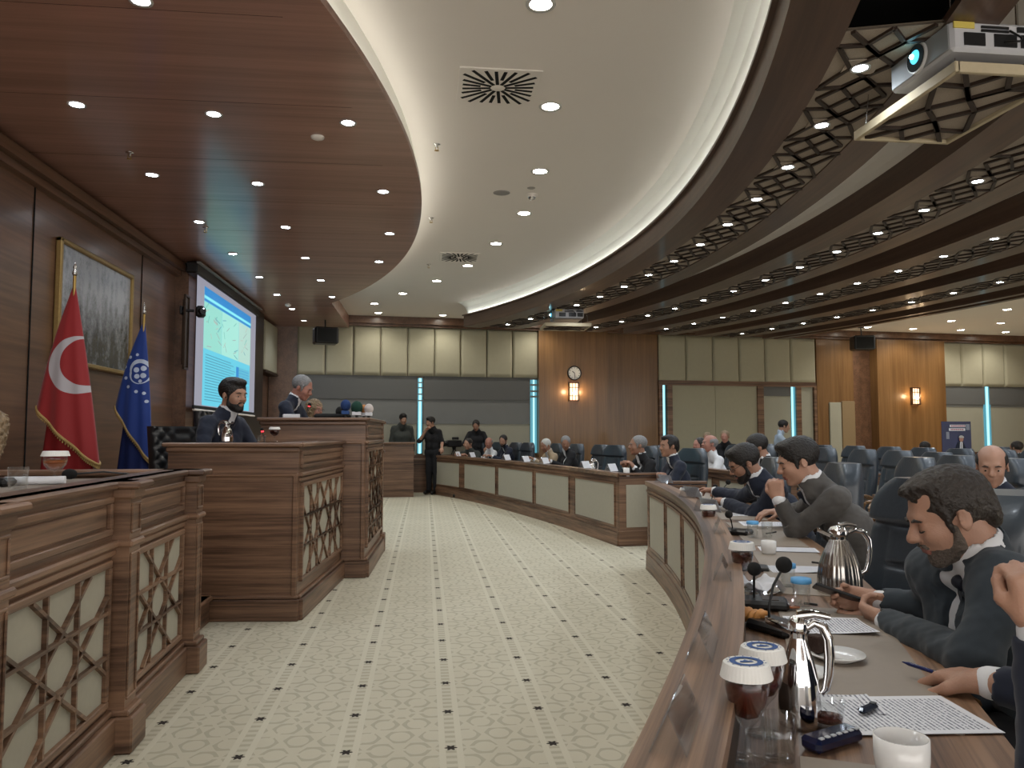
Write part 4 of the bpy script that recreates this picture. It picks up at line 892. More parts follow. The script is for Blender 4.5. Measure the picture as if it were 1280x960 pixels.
def person(label, head, fdir, look=None, up=(0, 0, 1), s=1.0, pose='sit', hair=('short', 'hairblack'), beard=None, skin='skin', jacket='navy', shirt='whiteshirt', tie='tieb', h=.012, hh=None, lean=.10, arms=None, glasses=None, lids=False,
           group=None, hip=None, chub=0, floor=0, turn_ck=None, watch=None, table=.80, hand_kw=None, sh_drop=None, open_jacket=True, legs=True, shoulders=None, name='person', legfwd=.44, reach=.38, nose=1.0, vlow=.52):
    """head: world point at the head's centre; fdir: facing direction of the chest in plan; look: gaze direction"""
    hc = np.array(head, float); f = np.array([fdir[0], fdir[1], 0.]); f /= np.linalg.norm(f); l = np.cross([0, 0, 1], f); U = np.array([0, 0, 1.]); hh = hh or h * .55
    lk = np.array(look if look is not None else (f[0], f[1], -.15), float); R = frame3(lk, up)
    drop = sh_drop or .225 * s
    neck = hc - R[:, 2] * .095 * s - R[:, 0] * .035 * s
    if shoulders is not None: SL, SR = [np.array(q, float) for q in shoulders]; Sc = (SL + SR) / 2
    else: Sc = neck - U * (drop - .105 * s) - f * .045 * s; SL = Sc + l * .185 * s; SR = Sc - l * .185 * s
    lat = SL - SR; lat /= np.linalg.norm(lat)
    if pose == 'sit': pel = hip if hip is not None else np.array([Sc[0], Sc[1], 0]) - f * lean; pel = np.array([pel[0], pel[1], floor + .54])
    else: pel = np.array([Sc[0] - f[0] * lean * .3, Sc[1] - f[1] * lean * .3, floor + .93 * s])
    base = np.array([pel[0], pel[1], floor]); t = thing(name, label, 'person', tuple(base), 0, group)
    chest = Sc - (Sc - pel) * .36 + f * .015; belly = Sc - (Sc - pel) * .72 + f * .02
    A = {}
    for sd, S_ in (('L', SL), ('R', SR)):
        sg = 1 if sd == 'L' else -1; a = (arms or {}).get(sd)
        if a is None:
            if pose == 'sit': e = S_ + l * sg * .06 + f * .13 - U * .235; wv = S_ + f * reach + l * sg * (-.06); wv[2] = floor + table + .0
            else: e = S_ + l * sg * .05 - U * .28 * s; wv = e + f * .08 - U * .24 * s
            a = (e, wv)
        A[sd] = [np.array(x, float) for x in a[:2]] + list(a[2:])
    if pose == 'sit': kn = [pel + f * legfwd + l * q * .10 - U * .04 for q in (1, -1)]; an = [np.array([k_[0] + f[0] * .02, k_[1] + f[1] * .02, floor + .09]) for k_ in kn]
    else: kn = [pel + l * q * .09 - U * .43 * s + f * .02 for q in (1, -1)]; an = [np.array([k_[0], k_[1], floor + .09]) for k_ in kn]
    hips = [pel + l * .09, pel - l * .09]
    allp = [SL, SR, pel, hc] + kn + an + [A['L'][0], A['L'][1], A['R'][0], A['R'][1]]; lo = np.min(allp, 0) - .23; hi = np.max(allp, 0) + .23; hi[2] = max(hi[2], hc[2] + .17); lo[2] = floor - .02
    # --- the body: one continuous surface
    B = Field(lo, hi, hh if hh >= .0075 else .0075) if False else Field(lo, hi, h)
    def torso(F_, g, k=.035):
        for q, S_ in ((1, SL), (-1, SR)):
            F_.cap(pel + l * q * .07, belly + lat * q * .07, .108 + g + chub, .105 + g + chub, k); F_.cap(belly + lat * q * .07, chest + lat * q * .085, .105 + g + chub, .100 + g, k); F_.cap(chest + lat * q * .085, S_ - lat * q * .055 - U * .035, .100 + g, .060 + g * .6, k)
        F_.cap(chest + lat * .085, chest - lat * .085, .100 + g, .100 + g, k); F_.cap(SL - lat * .03, SR + lat * .03, .050 + g * .6, .050 + g * .6, k)
        F_.cap(SL - lat * .08 + U * .012, neck - R[:, 0] * .012, .042 + g * .6, .046 + g * .4, k); F_.cap(SR + lat * .08 + U * .012, neck - R[:, 0] * .012, .042 + g * .6, .046 + g * .4, k)
    torso(B, -.022)
    B.cap(neck - U * .06 - f * .015, hc - R[:, 0] * .025 * s - R[:, 2] * .04 * s, .056 * s, .056 * s, .02)
    Hf = head_body(B, hc, R, s, h > .009, nose=nose, chub=chub * .25)
    tips = {}
    for sd, S_ in (('L', SL), ('R', SR)):
        e, w = A[sd][0], A[sd][1]; B.cap(S_ - lat * (.03 if sd == 'L' else -.03), e, .044, .036, .03); B.cap(e, w, .036, .026, .02)
        kw = dict((hand_kw or {}).get(sd, {})); d = kw.pop('d', None); n = kw.pop('n', None)
        if d is None: d = (w - e) / np.linalg.norm(w - e)
        if n is None: n = -U
        inner = -lat if sd == 'L' else lat; kw.setdefault('s', s)
        tt = np.cross(n, d); kw['side'] = kw.get('side', 1 if tt @ inner > 0 else -1)
        tips[sd] = hand(B, w, d, n, kw.pop('side'), **kw)
    if legs:
        for i in range(2): B.cap(hips[i], kn[i], .070, .050, .03); B.cap(kn[i], an[i], .048, .036, .02); B.cap(an[i], an[i] + f * .12 - U * .04, .034, .026, .02)
    body = B.mesh('body', M[skin], t, base)
    if h < .0085:
        body.data.materials.append(M['lip']); hv = R.T @ (np.zeros(3)); n_ = len(body.data.polygons); cc = np.zeros(n_ * 3, np.float32); body.data.polygons.foreach_get('center', cc); cc = cc.reshape(-1, 3) + base; q = (cc - hc) @ R / s
        mi = ((q[:, 0] > .083) & (q[:, 0] < .13) & (np.abs(q[:, 1]) < .021) & (q[:, 2] < -.0515) & (q[:, 2] > -.071)).astype(np.int32); body.data.polygons.foreach_set('material_index', mi)
    # --- shirt
    Sh = Field(lo, hi, h); torso(Sh, -.004); cr = R[:, 0] * .0; na = hc - R[:, 0] * .03 * s - R[:, 2] * .04 * s - (neck - U * .06 - f * .015); na /= np.linalg.norm(na); nb = neck - U * .06 - f * .015; Sh.cap(nb - U * .045 - f * .010, nb + na * .030, .058 * s, .064 * s, .012); Sh.cap(nb + na * .030, nb + na * .052, .067 * s, .067 * s, .010)
    for sd in 'LR':
        S_ = SL if sd == 'L' else SR; e, w = A[sd][0], A[sd][1]; q = w - (w - e) / np.linalg.norm(w - e) * .004
        if jacket is None:
            sl_end = A[sd][2] if len(A[sd]) > 2 else .75; Sh.cap(S_ - lat * (.03 if sd == 'L' else -.03), e, .062, .05, .03); Sh.cap(e, e + (w - e) * sl_end, .05, .038, .02)
        else: Sh.cap(e, q, .040, .0345 * s, .02)
    Sh.cap(nb + na * .066, nb + na * .17, .055 * s, .075 * s, .003, '-')
    fn_ = neck - U * .030 + f * .068
    if jacket is None: Sh.cap(fn_ + U * .02, fn_ - U * .04, .018, .004, .008, '-'); Sh.noise(.003, 38)
    ax = (Sc - pel) / np.linalg.norm(Sc - pel); fr = f - ax * (f @ ax); fr /= np.linalg.norm(fr)
    Sh.mesh('shirt', M[shirt], t, base)
    # --- jacket with a V opening
    if jacket:
        J = Field(lo, hi, h); torso(J, .012)
        for sd, S_ in (('L', SL), ('R', SR)):
            e, w = A[sd][0], A[sd][1]; q = 1 if sd == 'L' else -1; J.cap(S_ - lat * q * .03, S_ + (e - S_) * .2, .060, .060, .03); J.cap(S_, e, .061, .053, .03); J.cap(e, e + (w - e) * .93, .055, .042, .03)
            cu = e + (w - e) * .93; dv = (w - e) / np.linalg.norm(w - e); J.cap(cu + dv * .035, cu + dv * .12, .05, .05, .003, '-')
        J.cap(nb + na * .078, nb + na * .18, .0685 * s, .088 * s, .006, '-')
        J.cap(nb - U * .02 - f * .008, nb + na * .020, .078 * s, .074 * s, .015)
        v0 = chest + (belly - chest) * .55 + fr * .155; v1 = Sc + U * .02 + fr * .085; laps = []
        for q in (1, -1):
            row_ = []
            for i in range(7):
                w_ = i / 6; c_ = (chest + (belly - chest) * vlow) * (1 - w_) + (Sc - U * .015) * w_ + lat * q * (.016 + .058 * w_); row_.append(J.hit(c_ - fr * .03, fr))
            laps.append(row_)
        vv = [J.hit((chest + (belly - chest) * vlow) * (1 - i / 7) + (Sc - U * .012) * i / 7 - fr * .02, fr) for i in range(8)]; vv.append(J.hit(nb - U * .012, fr)); vv.append(J.hit(nb + na * .02, fr))
        if open_jacket:
            for i in range(9): J.cap(vv[i], vv[i + 1], .018 + .030 * i / 9, .018 + .030 * (i + 1) / 9, .004, '-')
        if open_jacket:
            for row_, q in zip(laps, (1, -1)):
                for i in range(6):
                    for o_ in (0, .5, 1): J.cap(row_[i] + lat * q * (.006 + .022 * i / 6) * o_ - fr * .002, row_[i + 1] + lat * q * (.006 + .022 * (i + 1) / 6) * o_ - fr * .002, .0065, .0065, .004)
        J.noise(.0045, 34); J.noise(.002, 90)
        J.mesh('jacket', M[jacket], t, base)
        if tie:
            T = Field(lo, hi, min(h, .008)); top = neck - ax * .058; pp = []
            for i in range(9):
                c_ = top + (belly + (chest - belly) * .35 - top) * i / 8; pp.append(Sh.hit(c_ - fr * .02, fr) + fr * .005)
            T.cap(pp[0] + fr * .003, pp[0] - ax * .02, .019, .013, .004)
            for i in range(8):
                ra, rb = .010 + .012 * i / 8, .010 + .012 * (i + 1) / 8
                for o_ in (-1, -.5, 0, .5, 1): T.cap(pp[i] + lat * o_ * ra, pp[i + 1] + lat * o_ * rb, .0065, .0065, .005)
            T.mesh('tie', M[tie], t, base)
    if legs:
        Tr = Field(lo, hi, max(h, .009)); Tr.cap(hips[0], hips[1], .118 + chub, .118 + chub, .03)
        for i in range(2): Tr.cap(hips[i], kn[i], .100, .075, .04); Tr.cap(kn[i], an[i] + U * .02, .072, .056, .03)
        Tr.mesh('trousers', M['trousers'], t, base)
        for i in range(2):
            K = Field(an[i] - .2, an[i] + .25, .01); K.cap(an[i] - U * .02 - f * .01, an[i] - U * .045 + f * .15, .048, .040, .02); K.halfspace(np.array([0, 0, floor + .004]), np.array([0, 0, -1.])); K.mesh('shoe', M['shoe'], t, base)
    if hair: add_hair(t, base, hc, R, s, hair[0], M[hair[1]], hh)
    if beard: add_beard(t, base, hc, R, s, M[beard], hh, True)
    if h < .0125:
        mb = MB()
        for y in (-1, 1): mb.tube([Hf(.082, y * .048, .018) - base, Hf(.0935, y * .034, .0245) - base, Hf(.0955, y * .016, .020) - base], [.0025 * s, .0045 * s, .003 * s], 6)
        mb.build('eyebrows', M[hair[1] if hair and hair[1] not in ('hairwhite',) else 'hairgrey'], t)
        for y in (-1, 1):
            if lids:
                MB().tube([Hf(.078, y * .044, -.0065) - base, Hf(.0895, y * .038, -.0090) - base, Hf(.0915, y * .030, -.0095) - base, Hf(.0885, y * .020, -.0070) - base], [.0012 * s, .0020 * s, .0020 * s, .0012 * s], 6).build('eyelashes', M['hairblack'], t)
            else:
                mb = MB(); mb.cur = 0; mb.ball(Hf(.0758, y * .032, -.0025) - base, .0128 * s, 12); mb.cur = 1; mb.ball(Hf(.0820, y * .032, -.0032) - base, .0078 * s, 10); mb.build('eye', [M['eyew'], M['iris']], t)
    if glasses:
        mb = MB()
        for y in (-1, 1):
            ring = [Hf(.103, y * .034 + .022 * math.cos(a), .000 + .016 * math.sin(a)) - base for a in [2 * PI * i / 16 for i in range(17)]]; mb.tube(ring, .0018 * s, 6); mb.tube([Hf(.101, y * .056, .004) - base, Hf(.05, y * .076, .008) - base, Hf(-.01, y * .082, .006) - base], .0017 * s, 6)
        mb.tube([Hf(.106, -.012, .004) - base, Hf(.108, 0, .007) - base, Hf(.106, .012, .004) - base], .0017 * s, 6); mb.build('glasses', M['black'], t)
    if watch:
        e, w = A[watch][0], A[watch][1]; d = (w - e) / np.linalg.norm(w - e); p_ = w - d * .012; o = np.cross(d, U); o /= np.linalg.norm(o); q_ = np.cross(o, d)
        mb = MB(); mb.tube([p_ - base + (o * math.cos(a) + q_ * math.sin(a)) * .0295 for a in [2 * PI * i / 18 for i in range(19)]], .0055, 6)
        Rm = Matrix((Vector(d), Vector(o), Vector(q_))).transposed(); mb.box(Vector(p_ - base + q_ * .033), (.034, .034, .010), R=Rm, ch=.004); mb.build('watch', M['black'], t)
    return t, tips, A

def V3(v): return np.array([v[0], v[1], v[2]], float)
toC = lambda p: V3((CD[0] - p[0], CD[1] - p[1], 0)) / math.hypot(CD[0] - p[0], CD[1] - p[1])
# ---- foreground man with a phone
hc = V3(at(1186, 644, 2.06)); fd_ = toC(hc)
wl = V3(at(1108, 777, 2.30)); wr = V3(at(1098, 752, 2.42)); el = V3(at(1218, 826, 1.86)); SLp = V3(at(1258, 722, 1.93)); latd = np.array([.17, .98, -.10]); fA = np.array([-.97, .17, 0]); SRp = SLp + latd * .37 + np.array([-.02, 0, .0])
elr = V3(at(1176, 760, 2.33))
hold = V3(at(1050, 752, 2.50))
PERSON_A = person('seated bearded man in a slate-blue suit bending over the phone in his hands', hc, fA, look=fd_ * 1.0 + np.array([.0, -.12, -.40]), s=1.0, lids=True, nose=1.2, vlow=.12, hair=('receding', 'hairbrown'), beard='beardsalt', skin='skin', jacket='slate', tie='tieb', h=.0062, hh=.0034,
       shoulders=(SLp, SRp), hip=V3((SLp + SRp) / 2) - fA * .24, arms={'L': (el, wl), 'R': (elr, wr)}, watch='L',
       hand_kw={'L': dict(d=hold - wl, n=(.25, .75, .35), curls=(.75, .85, .92, 1.0), thumb=(.55, .35)), 'R': dict(d=hold + np.array([0, .02, .01]) - wr, n=(-.1, -.85, .25), curls=(.75, .85, .9, .95), thumb=(.5, .3))})
# ---- the man cut by the right frame edge: pen hand and raised fist
hc = V3((1.36, 1.00, 1.18)); fd_ = toC(hc)
wp = V3(at(1236, 858, 1.66)); wp[2] = .795; ep = V3((1.36, 1.36, .80)); wf = V3(at(1300, 785, 1.30)); ef = V3(at(1322, 965, 1.27))
PERSON_B = person('man at the right frame edge, only raised fist and pen hand in view', hc, fd_, s=1.0, hair=('short', 'hairgrey'), jacket='navy', tie=None, h=.0062, hh=.005,
       arms={'R': (ep, wp), 'L': (ef, wf)}, hip=hc - fd_ * .15, legs=True,
       hand_kw={'R': dict(d=V3(at(1165, 846, 1.80)) - V3(at(1243, 862, 1.66)), n=(.1, -.25, -1), curls=(.45, .52, .6, .35), thumb=(.55, .25), s=1.12), 'L': dict(d=V3(at(1290, 715, 1.30)) - wf, n=(.3, .9, .1), curls=(1.25, 1.3, 1.3, 1.3), thumb=(.7, .6), s=.95, side=-1)})
# ---- grey suit
hc = V3(at(997, 577, 4.30)); fd_ = toC(hc); Sg = V3(at(1048, 624, 4.12))
PERSON_C = person('clean-shaven man in a grey suit resting his chin near his raised fist', hc, fd_, look=fd_ + np.array([0, -.10, -.32]), s=1.04, lids=True, hair=('quiff', 'hairblack'), skin='skin', jacket='greysuit', tie='tieb', h=.0065, hh=.0050,
       shoulders=(Sg, Sg + np.array([.24, .92, 0]) * .36), hip=Sg + np.array([.3, .14, 0]), watch='L', arms={'L': (V3(at(994, 662, 4.28)), V3(at(973, 624, 4.25))), 'R': (V3(at(1000, 640, 4.75)), V3(at(975, 640, 4.72)))},
       hand_kw={'L': dict(d=(-.15, .1, 1), n=(.4, .6, .1), curls=(1.2, 1.3, 1.3, 1.3), thumb=(.6, .5)), 'R': dict(n=(0, 0, -1), curls=(.35, .4, .4, .45))})
# ---- navy suit, glasses
hc = V3(at(930, 579, 5.45)); fd_ = toC(hc); Sg = V3(at(972, 612, 5.30))
PERSON_D = person('man in a navy suit and glasses with a dark beard, reading papers at the desk', hc, fd_, look=fd_ + np.array([0, -.12, -.50]), s=1.04, lids=True, hair=('quiff', 'hairblack'), beard='hairblack', skin='skin2', jacket='navy', tie='tieg', h=.0072, hh=.0052, glasses=True,
       shoulders=(Sg, Sg + np.array([.14, .95, 0]) * .36), hip=Sg + np.array([.22, .14, 0]), arms={'L': (V3(at(945, 644, 5.40)), V3(at(906, 628, 5.72))), 'R': (V3(at(925, 622, 5.95)), V3(at(893, 614, 6.15)))},
       hand_kw={'L': dict(n=(0, .3, -1), curls=(.4, .45, .5, .5)), 'R': dict(n=(0, -.3, -1), curls=(.4, .45, .5, .5))})
# ---- dais
hc = V3(at(292, 494, 6.35)); PERSON_E = person('black-bearded man in a navy suit and dark tie seated behind the middle rostrum desk', hc, (.85, -.35), look=(.80, -.58, -.12), s=1.12, hair=('quiff', 'hairblack'), beard='hairblack', skin='skin', jacket='navy', tie='tieb', h=.0085, hh=.006, floor=.18, table=.80,
       arms={'R': (V3((-1.70, 6.25, 1.12)), V3((-1.42, 6.45, 1.14)))})
hc = V3(at(378, 485, 8.55)); PERSON_F = person('grey-haired speaker in a dark suit looking down at the tall podium', hc, (.97, -.15), look=(.95, -.25, -.42), s=1.10, lids=True, hair=('short', 'hairgrey'), skin='skinr', jacket='navy', tie='tieg', h=.010, hh=.0065, floor=.36, table=.98)
hc = V3(at(394, 512, 10.2)); person('person with long light-brown hair and glasses, seated low behind the podium microphones', hc, (.9, -.3), look=(.8, -.55, -.1), s=1.0, hair=('curly', 'hairblond'), skin='skinr', jacket='blacksuit', tie=None, h=.012, floor=.18, glasses=True)
hc = V3(at(-18, 543, 3.75)); person('person with curly light-brown hair and a cream top, cut by the left frame edge', hc, (.8, .5), look=(.05, 1, -.05), s=1.0, hair=('curly', 'hairblond'), skin='skin', jacket=None, shirt='beigeshirt' if 'beigeshirt' in M else 'whiteshirt', h=.009, floor=.18, table=.55, sh_drop=.165)
# ---- far side, standing
st_ = dict(pose='stand', h=.014, hh=.010, lean=0)
hc = V3(at(504, 524, 17.6)); person('standing man in a dark green jacket behind the side lectern', hc, (.1, -1), look=(.35, -.9, -.25), hair=('quiff', 'hairblack'), jacket='greenjk', shirt='greenjk', tie=None, open_jacket=False, s=1.0, **st_)
hc = V3(at(538, 528, 17.3)); x, y = hc[0], hc[1]; person('standing young man in a black polo shirt with his hand at his mouth', hc, (-.55, -.8), look=(-.75, -.6, -.15), hair=('quiff', 'hairblack'), jacket=None, shirt='blacksuit', s=1.0,
   arms={'R': ((x - .24, y - .05, 1.17), (x - .10, y - .15, 1.40), .1), 'L': ((x + .26, y - .05, 1.15), (x + .25, y - .28, 1.02), .1)}, **st_)
hc = V3(at(595, 532, 17.9)); x, y, z = hc; person('man in a dark T-shirt standing behind the far desk, leaning on a chair', hc, (-.05, -1), look=(-.2, -.9, -.45), hair=('short', 'hairblack'), skin='skin2', jacket=None, shirt='blacksuit', s=1.0,
   arms={'R': ((x - .28, y - .08, z - .42), (x - .22, y - .28, z - .50), .1), 'L': ((x + .28, y - .08, z - .42), (x + .22, y - .28, z - .50), .1)}, **st_)
hc = V3(at(980, 533, 16.3)); x, y, z = hc; person('man in a pale blue shirt walking past the partition, far background', hc, (.95, -.3), look=(.95, -.25, -.2), hair=('short', 'hairblack'), jacket=None, shirt='blueshirt', s=1.08, arms={'R': ((x + .0, y - .24, z - .42), (x + .26, y - .12, z - .38), .3)}, **st_)
# ---- far desk, seated
def px_of(x, y, z): v = Vector((x, y, z)) - EYE; return 640 + F * v.dot(_r) / v.dot(_f)
def fdp(px, o):
    i = min(range(len(FPATH)), key=lambda i: abs(px_of(*fd(i, o), 1.15) - px)); return fd(i, o), -V3((FNORM[i][0], FNORM[i][1], 0))
def far_person(px, dx, py, label, look, **k):
    (x, y), f_ = fdp(dx, .92); p_ = Vector((x, y, 1.1)); dep = (p_ - EYE).dot(_f); c = V3(at(dx, py, dep)); k.setdefault('h', .013); k.setdefault('hh', .008); k.setdefault('table', .86)
    return person(label, c, f_, look=look, **k)
_c = V3(at(585, 555, 16.7)); person('dark-haired person at the far desk with chin on hand, below the man in the T-shirt', _c, (-.5, -.85), look=(-.6, -.75, -.1), h=.013, hh=.008, table=.86, hair=('short', 'hairblack'), jacket='greenjk', shirt='greenjk', tie=None, open_jacket=False)
far_person(603, 611, 554, 'bald man in a white shirt seated at the far desk between two name cards', (-.25, -.9, -.1), hair=('bald', 'hairgrey'), skin='skinr', jacket=None, shirt='whiteshirt', chub=.015)
far_person(622, 629, 551, 'bearded man in a dark suit seated at the far desk under the window', (-.45, -.8, -.25), hair=('short', 'hairblack'), beard='hairblack', jacket='navy')
far_person(672, 682, 557, 'white-haired man in a beige jacket leaning left at the far desk', (-.8, -.5, -.3), hair=('short', 'hairwhite'), skin='skin2', jacket='beigesuit', tie=None)
far_person(700, 707, 554, 'grey-haired man in a black jacket and open white shirt at the far desk', (-.2, -.9, -.3), hair=('short', 'hairgrey'), skin='skin2', jacket='blacksuit', tie=None)
hc = V3(at(797, 557, 10.9)); person('grey-haired man in black seated in profile at the corner of the far desk', hc, (-.95, -.2), look=(-1, -.05, .0), hair=('short', 'hairgrey'), skin='skin2', jacket='blacksuit', tie=None, h=.011, hh=.0075, s=1.14, table=.86, legfwd=.2, reach=.22)
# ---- near desk far end
hc = V3(at(836, 558, 9.3)); person('navy-suited man with dark receding hair at the tip of the near desk', hc, toC(hc), look=(-1, -.25, -.02), hair=('receding', 'hairblack'), skin='skin2', jacket='navy', tie='tieb', h=.010, hh=.007, s=1.08, legfwd=.2, reach=.16)
# ---- second row beyond the aisle
hc = V3(at(887, 555, 11.2)); person('balding man in a white shirt looking left in the second row', hc, toC(hc), look=(-.98, -.1, .12), hair=('bald', 'hairgrey'), skin='skinr', jacket=None, shirt='whiteshirt', h=.012, hh=.008, s=1.05, chub=.01)
hc = V3(at(874, 557, 12.0)); person('man in white with a hand to his chin, left of and behind the balding man', hc, toC(hc), look=(-.9, -.35, 0), hair=('short', 'hairbrown'), skin='skinr', jacket=None, shirt='whiteshirt', h=.013, hh=.009)
hc = V3(at(906, 546, 15.6)); person('light-haired person in black seated against the fabric partition', hc, (-.5, -.85), hair=('short', 'hairblond'), skin='skinr', jacket='blacksuit', tie=None, shirt='blacksuit', h=.014, hh=.010, table=.7)
hc = V3(at(884, 548, 15.9)); person('person with brown hair mostly hidden behind the balding man in white', hc, (-.5, -.85), hair=('short', 'hairblond'), skin='skinr', jacket='blacksuit', tie=None, shirt='blacksuit', h=.014, hh=.010, table=.7)
hc = V3(at(945, 560, 7.0)); person('dark-haired man almost hidden behind the man with glasses', hc, toC(hc), look=(-.95, .1, -.3), hair=('short', 'hairblack'), skin='skin2', jacket='blacksuit', tie=None, h=.014, hh=.009)
hc = V3(at(1240, 583, 5.15)); person('smiling balding man in a dark suit and tie behind the phone user', hc, (-.92, -.35), look=(-.62, -.78, -.22), hair=('bald', 'hairblack'), skin='skin', jacket='navy', tie='tieb', h=.0085, hh=.006, s=1.12, chub=.015)
hc = V3(at(1270, 560, 13.5)); person('dark-haired person far back at the right edge, above the chair tops', hc, (-.6, .7), look=(-.3, .9, 0), hair=('short', 'hairbrown'), skin='skin2', jacket='greenjk', tie=None, h=.014, hh=.010)
hc = V3(at(1155, 560, 14.5)); person('person far back whose head barely tops the chairs before the gold-lit bay', hc, (-.6, .7), look=(-.3, .9, 0), hair=('short', 'hairbrown'), skin='skin2', jacket='greenjk', tie=None, h=.014, hh=.010)
# ================================================================ things on the left wall
def on_x(px, py, x): d = ray(px, py); return EYE + d * ((x - EYE.x) / d.x)
def mask_mat(name, col, items, col2, rough=.7):
    """items: (x, z, r, sign) circles in the object's own x/z plane; + adds, - cuts"""
    m, nt, b = new_mat(name); N = nt.nodes; L = nt.links; tc = N.new('ShaderNodeTexCoord'); sp = N.new('ShaderNodeSeparateXYZ'); L.new(tc.outputs['Object'], sp.inputs[0])
    cb = N.new('ShaderNodeCombineXYZ'); L.new(sp.outputs[0], cb.inputs[0]); L.new(sp.outputs[2], cb.inputs[1]); acc = None
    for x, z, r, sg in items:
        d = N.new('ShaderNodeVectorMath'); d.operation = 'DISTANCE'; d.inputs[1].default_value = (x, z, 0); L.new(cb.outputs[0], d.inputs[0])
        c = N.new('ShaderNodeMath'); c.operation = 'LESS_THAN' if sg > 0 else 'GREATER_THAN'; c.inputs[1].default_value = r; L.new(d.outputs['Value'], c.inputs[0])
        if acc is None: acc = c.outputs[0]
        else:
            q = N.new('ShaderNodeMath'); q.operation = 'MAXIMUM' if sg > 0 else 'MULTIPLY'; L.new(acc, q.inputs[0]); L.new(c.outputs[0], q.inputs[1]); acc = q.outputs[0]
    mx = N.new('ShaderNodeMix'); mx.data_type = 'RGBA'; mx.inputs['A'].default_value = (*col, 1); mx.inputs['B'].default_value = (*col2, 1); L.new(acc, mx.inputs['Factor']); L.new(mx.outputs['Result'], b.inputs['Base Color']); b.inputs['Roughness'].default_value = rough
    b.inputs['Sheen Weight'].default_value = .2; return m
def make_flag(name, label, X, apex, left, right, polepx, mat, dark, pole_h):
    """outline in photo pixels, turned into metres at the flag's own distance"""
    o = on_x(*apex, X); dep = (o - EYE).dot(_f); k = dep / F; ang = math.atan2(_r.y, _r.x)
    t = thing(name, label, 'flag', (o.x, o.y, 0), ang)
    zf = lambda py: o.z - (py - apex[1]) * k
    Lx = lambda v: ((left[0] - apex[0]) * v - 3 * math.sin(PI * v)) * k; Rx = lambda v: ((right[0] - apex[0]) * v + 2 * math.sin(PI * v)) * k
    yl, yr = left[1], right[1]
    def surf(u, v, sc=1.0, drop=0):
        a = 2 * PI * u; l_, r_ = Lx(v), Rx(v); m = (l_ + r_) / 2; hw = (r_ - l_) / 2 * sc + .012; c = math.cos(a); s_ = math.sin(a)
        f_ = .5 + .5 * c; zb = yl + (yr - yl) * f_ + drop
        fold = 1 + .16 * v * math.sin(a * 7 + 3 * v) ; return (m + hw * c, -hw * .42 * s_ * fold, zf(apex[1] + (zb - apex[1]) * v))
    mb = MB(); mb.grid(lambda u, v: surf(u, v), 90, 30, True); mb.build('cloth', mat, t)
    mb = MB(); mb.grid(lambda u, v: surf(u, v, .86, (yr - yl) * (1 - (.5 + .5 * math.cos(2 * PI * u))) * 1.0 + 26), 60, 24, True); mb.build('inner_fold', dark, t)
    mb = MB(); mb.tube([Vector(surf(i / 60, 1)) for i in range(61)], .013, 6, False); 
    for i in range(90): p = Vector(surf(i / 90, 1)); mb.tube([p, p + Vector((.0, 0, -.035))], .006, 4)
    mb.build('gold_fringe', M['goldfr'], t)
    px_ = (polepx - apex[0]) * k; MB().tube([(px_ * .0 + .0, .0, .03), (0, 0, o.z + .10)], .014, 10).build('pole', M['brass'], t)
    MB().lathe([(0, .02), (.16, .02), (.16, .035), (.03, .06), (.02, .09)], 24, (0, 0, .18 - .02)).build('base', M['brass'], t)
    MB().lathe([(0, .0), (.014, .0), (.022, .02), (.014, .045), (.01, .06), (.016, .075), (.004, .11), (0, .13)], 12, (0, 0, o.z + .09)).build('finial', M['steel'], t)
    return t, k, o
M['goldfr'] = pm('gold_fringe', (.42, .28, .10), .7, noise=.3, nscale=60)
def rel(px, py, apex, k, oz): return ((px - apex[0]) * k, oz - (py - apex[1]) * k)
o = on_x(93, 358, -3.0); k = (o - EYE).dot(_f) / F
c1 = rel(105, 457, (93, 358), k, o.z); c2 = rel(114, 453, (93, 358), k, o.z)
red = mask_mat('red_flag_cloth', (.30, .012, .014), [(c1[0], c1[1], 36 * k, 1), (c2[0], c2[1], 29.5 * k, -1)], (.50, .47, .49))
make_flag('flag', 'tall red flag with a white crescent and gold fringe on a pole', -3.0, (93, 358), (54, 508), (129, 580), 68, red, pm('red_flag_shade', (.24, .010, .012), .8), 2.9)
o = on_x(180, 403, -3.05); k = (o - EYE).dot(_f) / F; A_ = (180, 403)
its = []
for x, y, r in ((179, 468, 12.5), (179, 462, 12.5)): a, b_ = rel(x, y, A_, k, o.z); its.append((a, b_, r * k, 1))
for x, y, r in ((179, 470, 9.6), (179, 464, 9.6)): a, b_ = rel(x, y, A_, k, o.z); its.append((a, b_, r * k, -1))
for x, y, r in ((175, 463, 3.2), (183, 461, 3.2), (176, 471, 3), (183, 470, 3.2), (180, 477, 2.2), (166, 447, 2), (175, 444, 1.8), (160, 459, 2), (166, 484, 2), (176, 490, 2), (185, 492, 2), (162, 473, 2), (188, 502, 2)): a, b_ = rel(x, y, A_, k, o.z); its.append((a, b_, r * k, 1))
blue = mask_mat('blue_flag_cloth', (.008, .04, .24), its, (.55, .62, .75))
make_flag('flag', 'tall blue flag with a white shield emblem ringed by small stars and gold fringe', -3.05, A_, (149, 508), (193, 577), 180, blue, pm('blue_flag_shade', (.008, .02, .11), .8), 2.8)
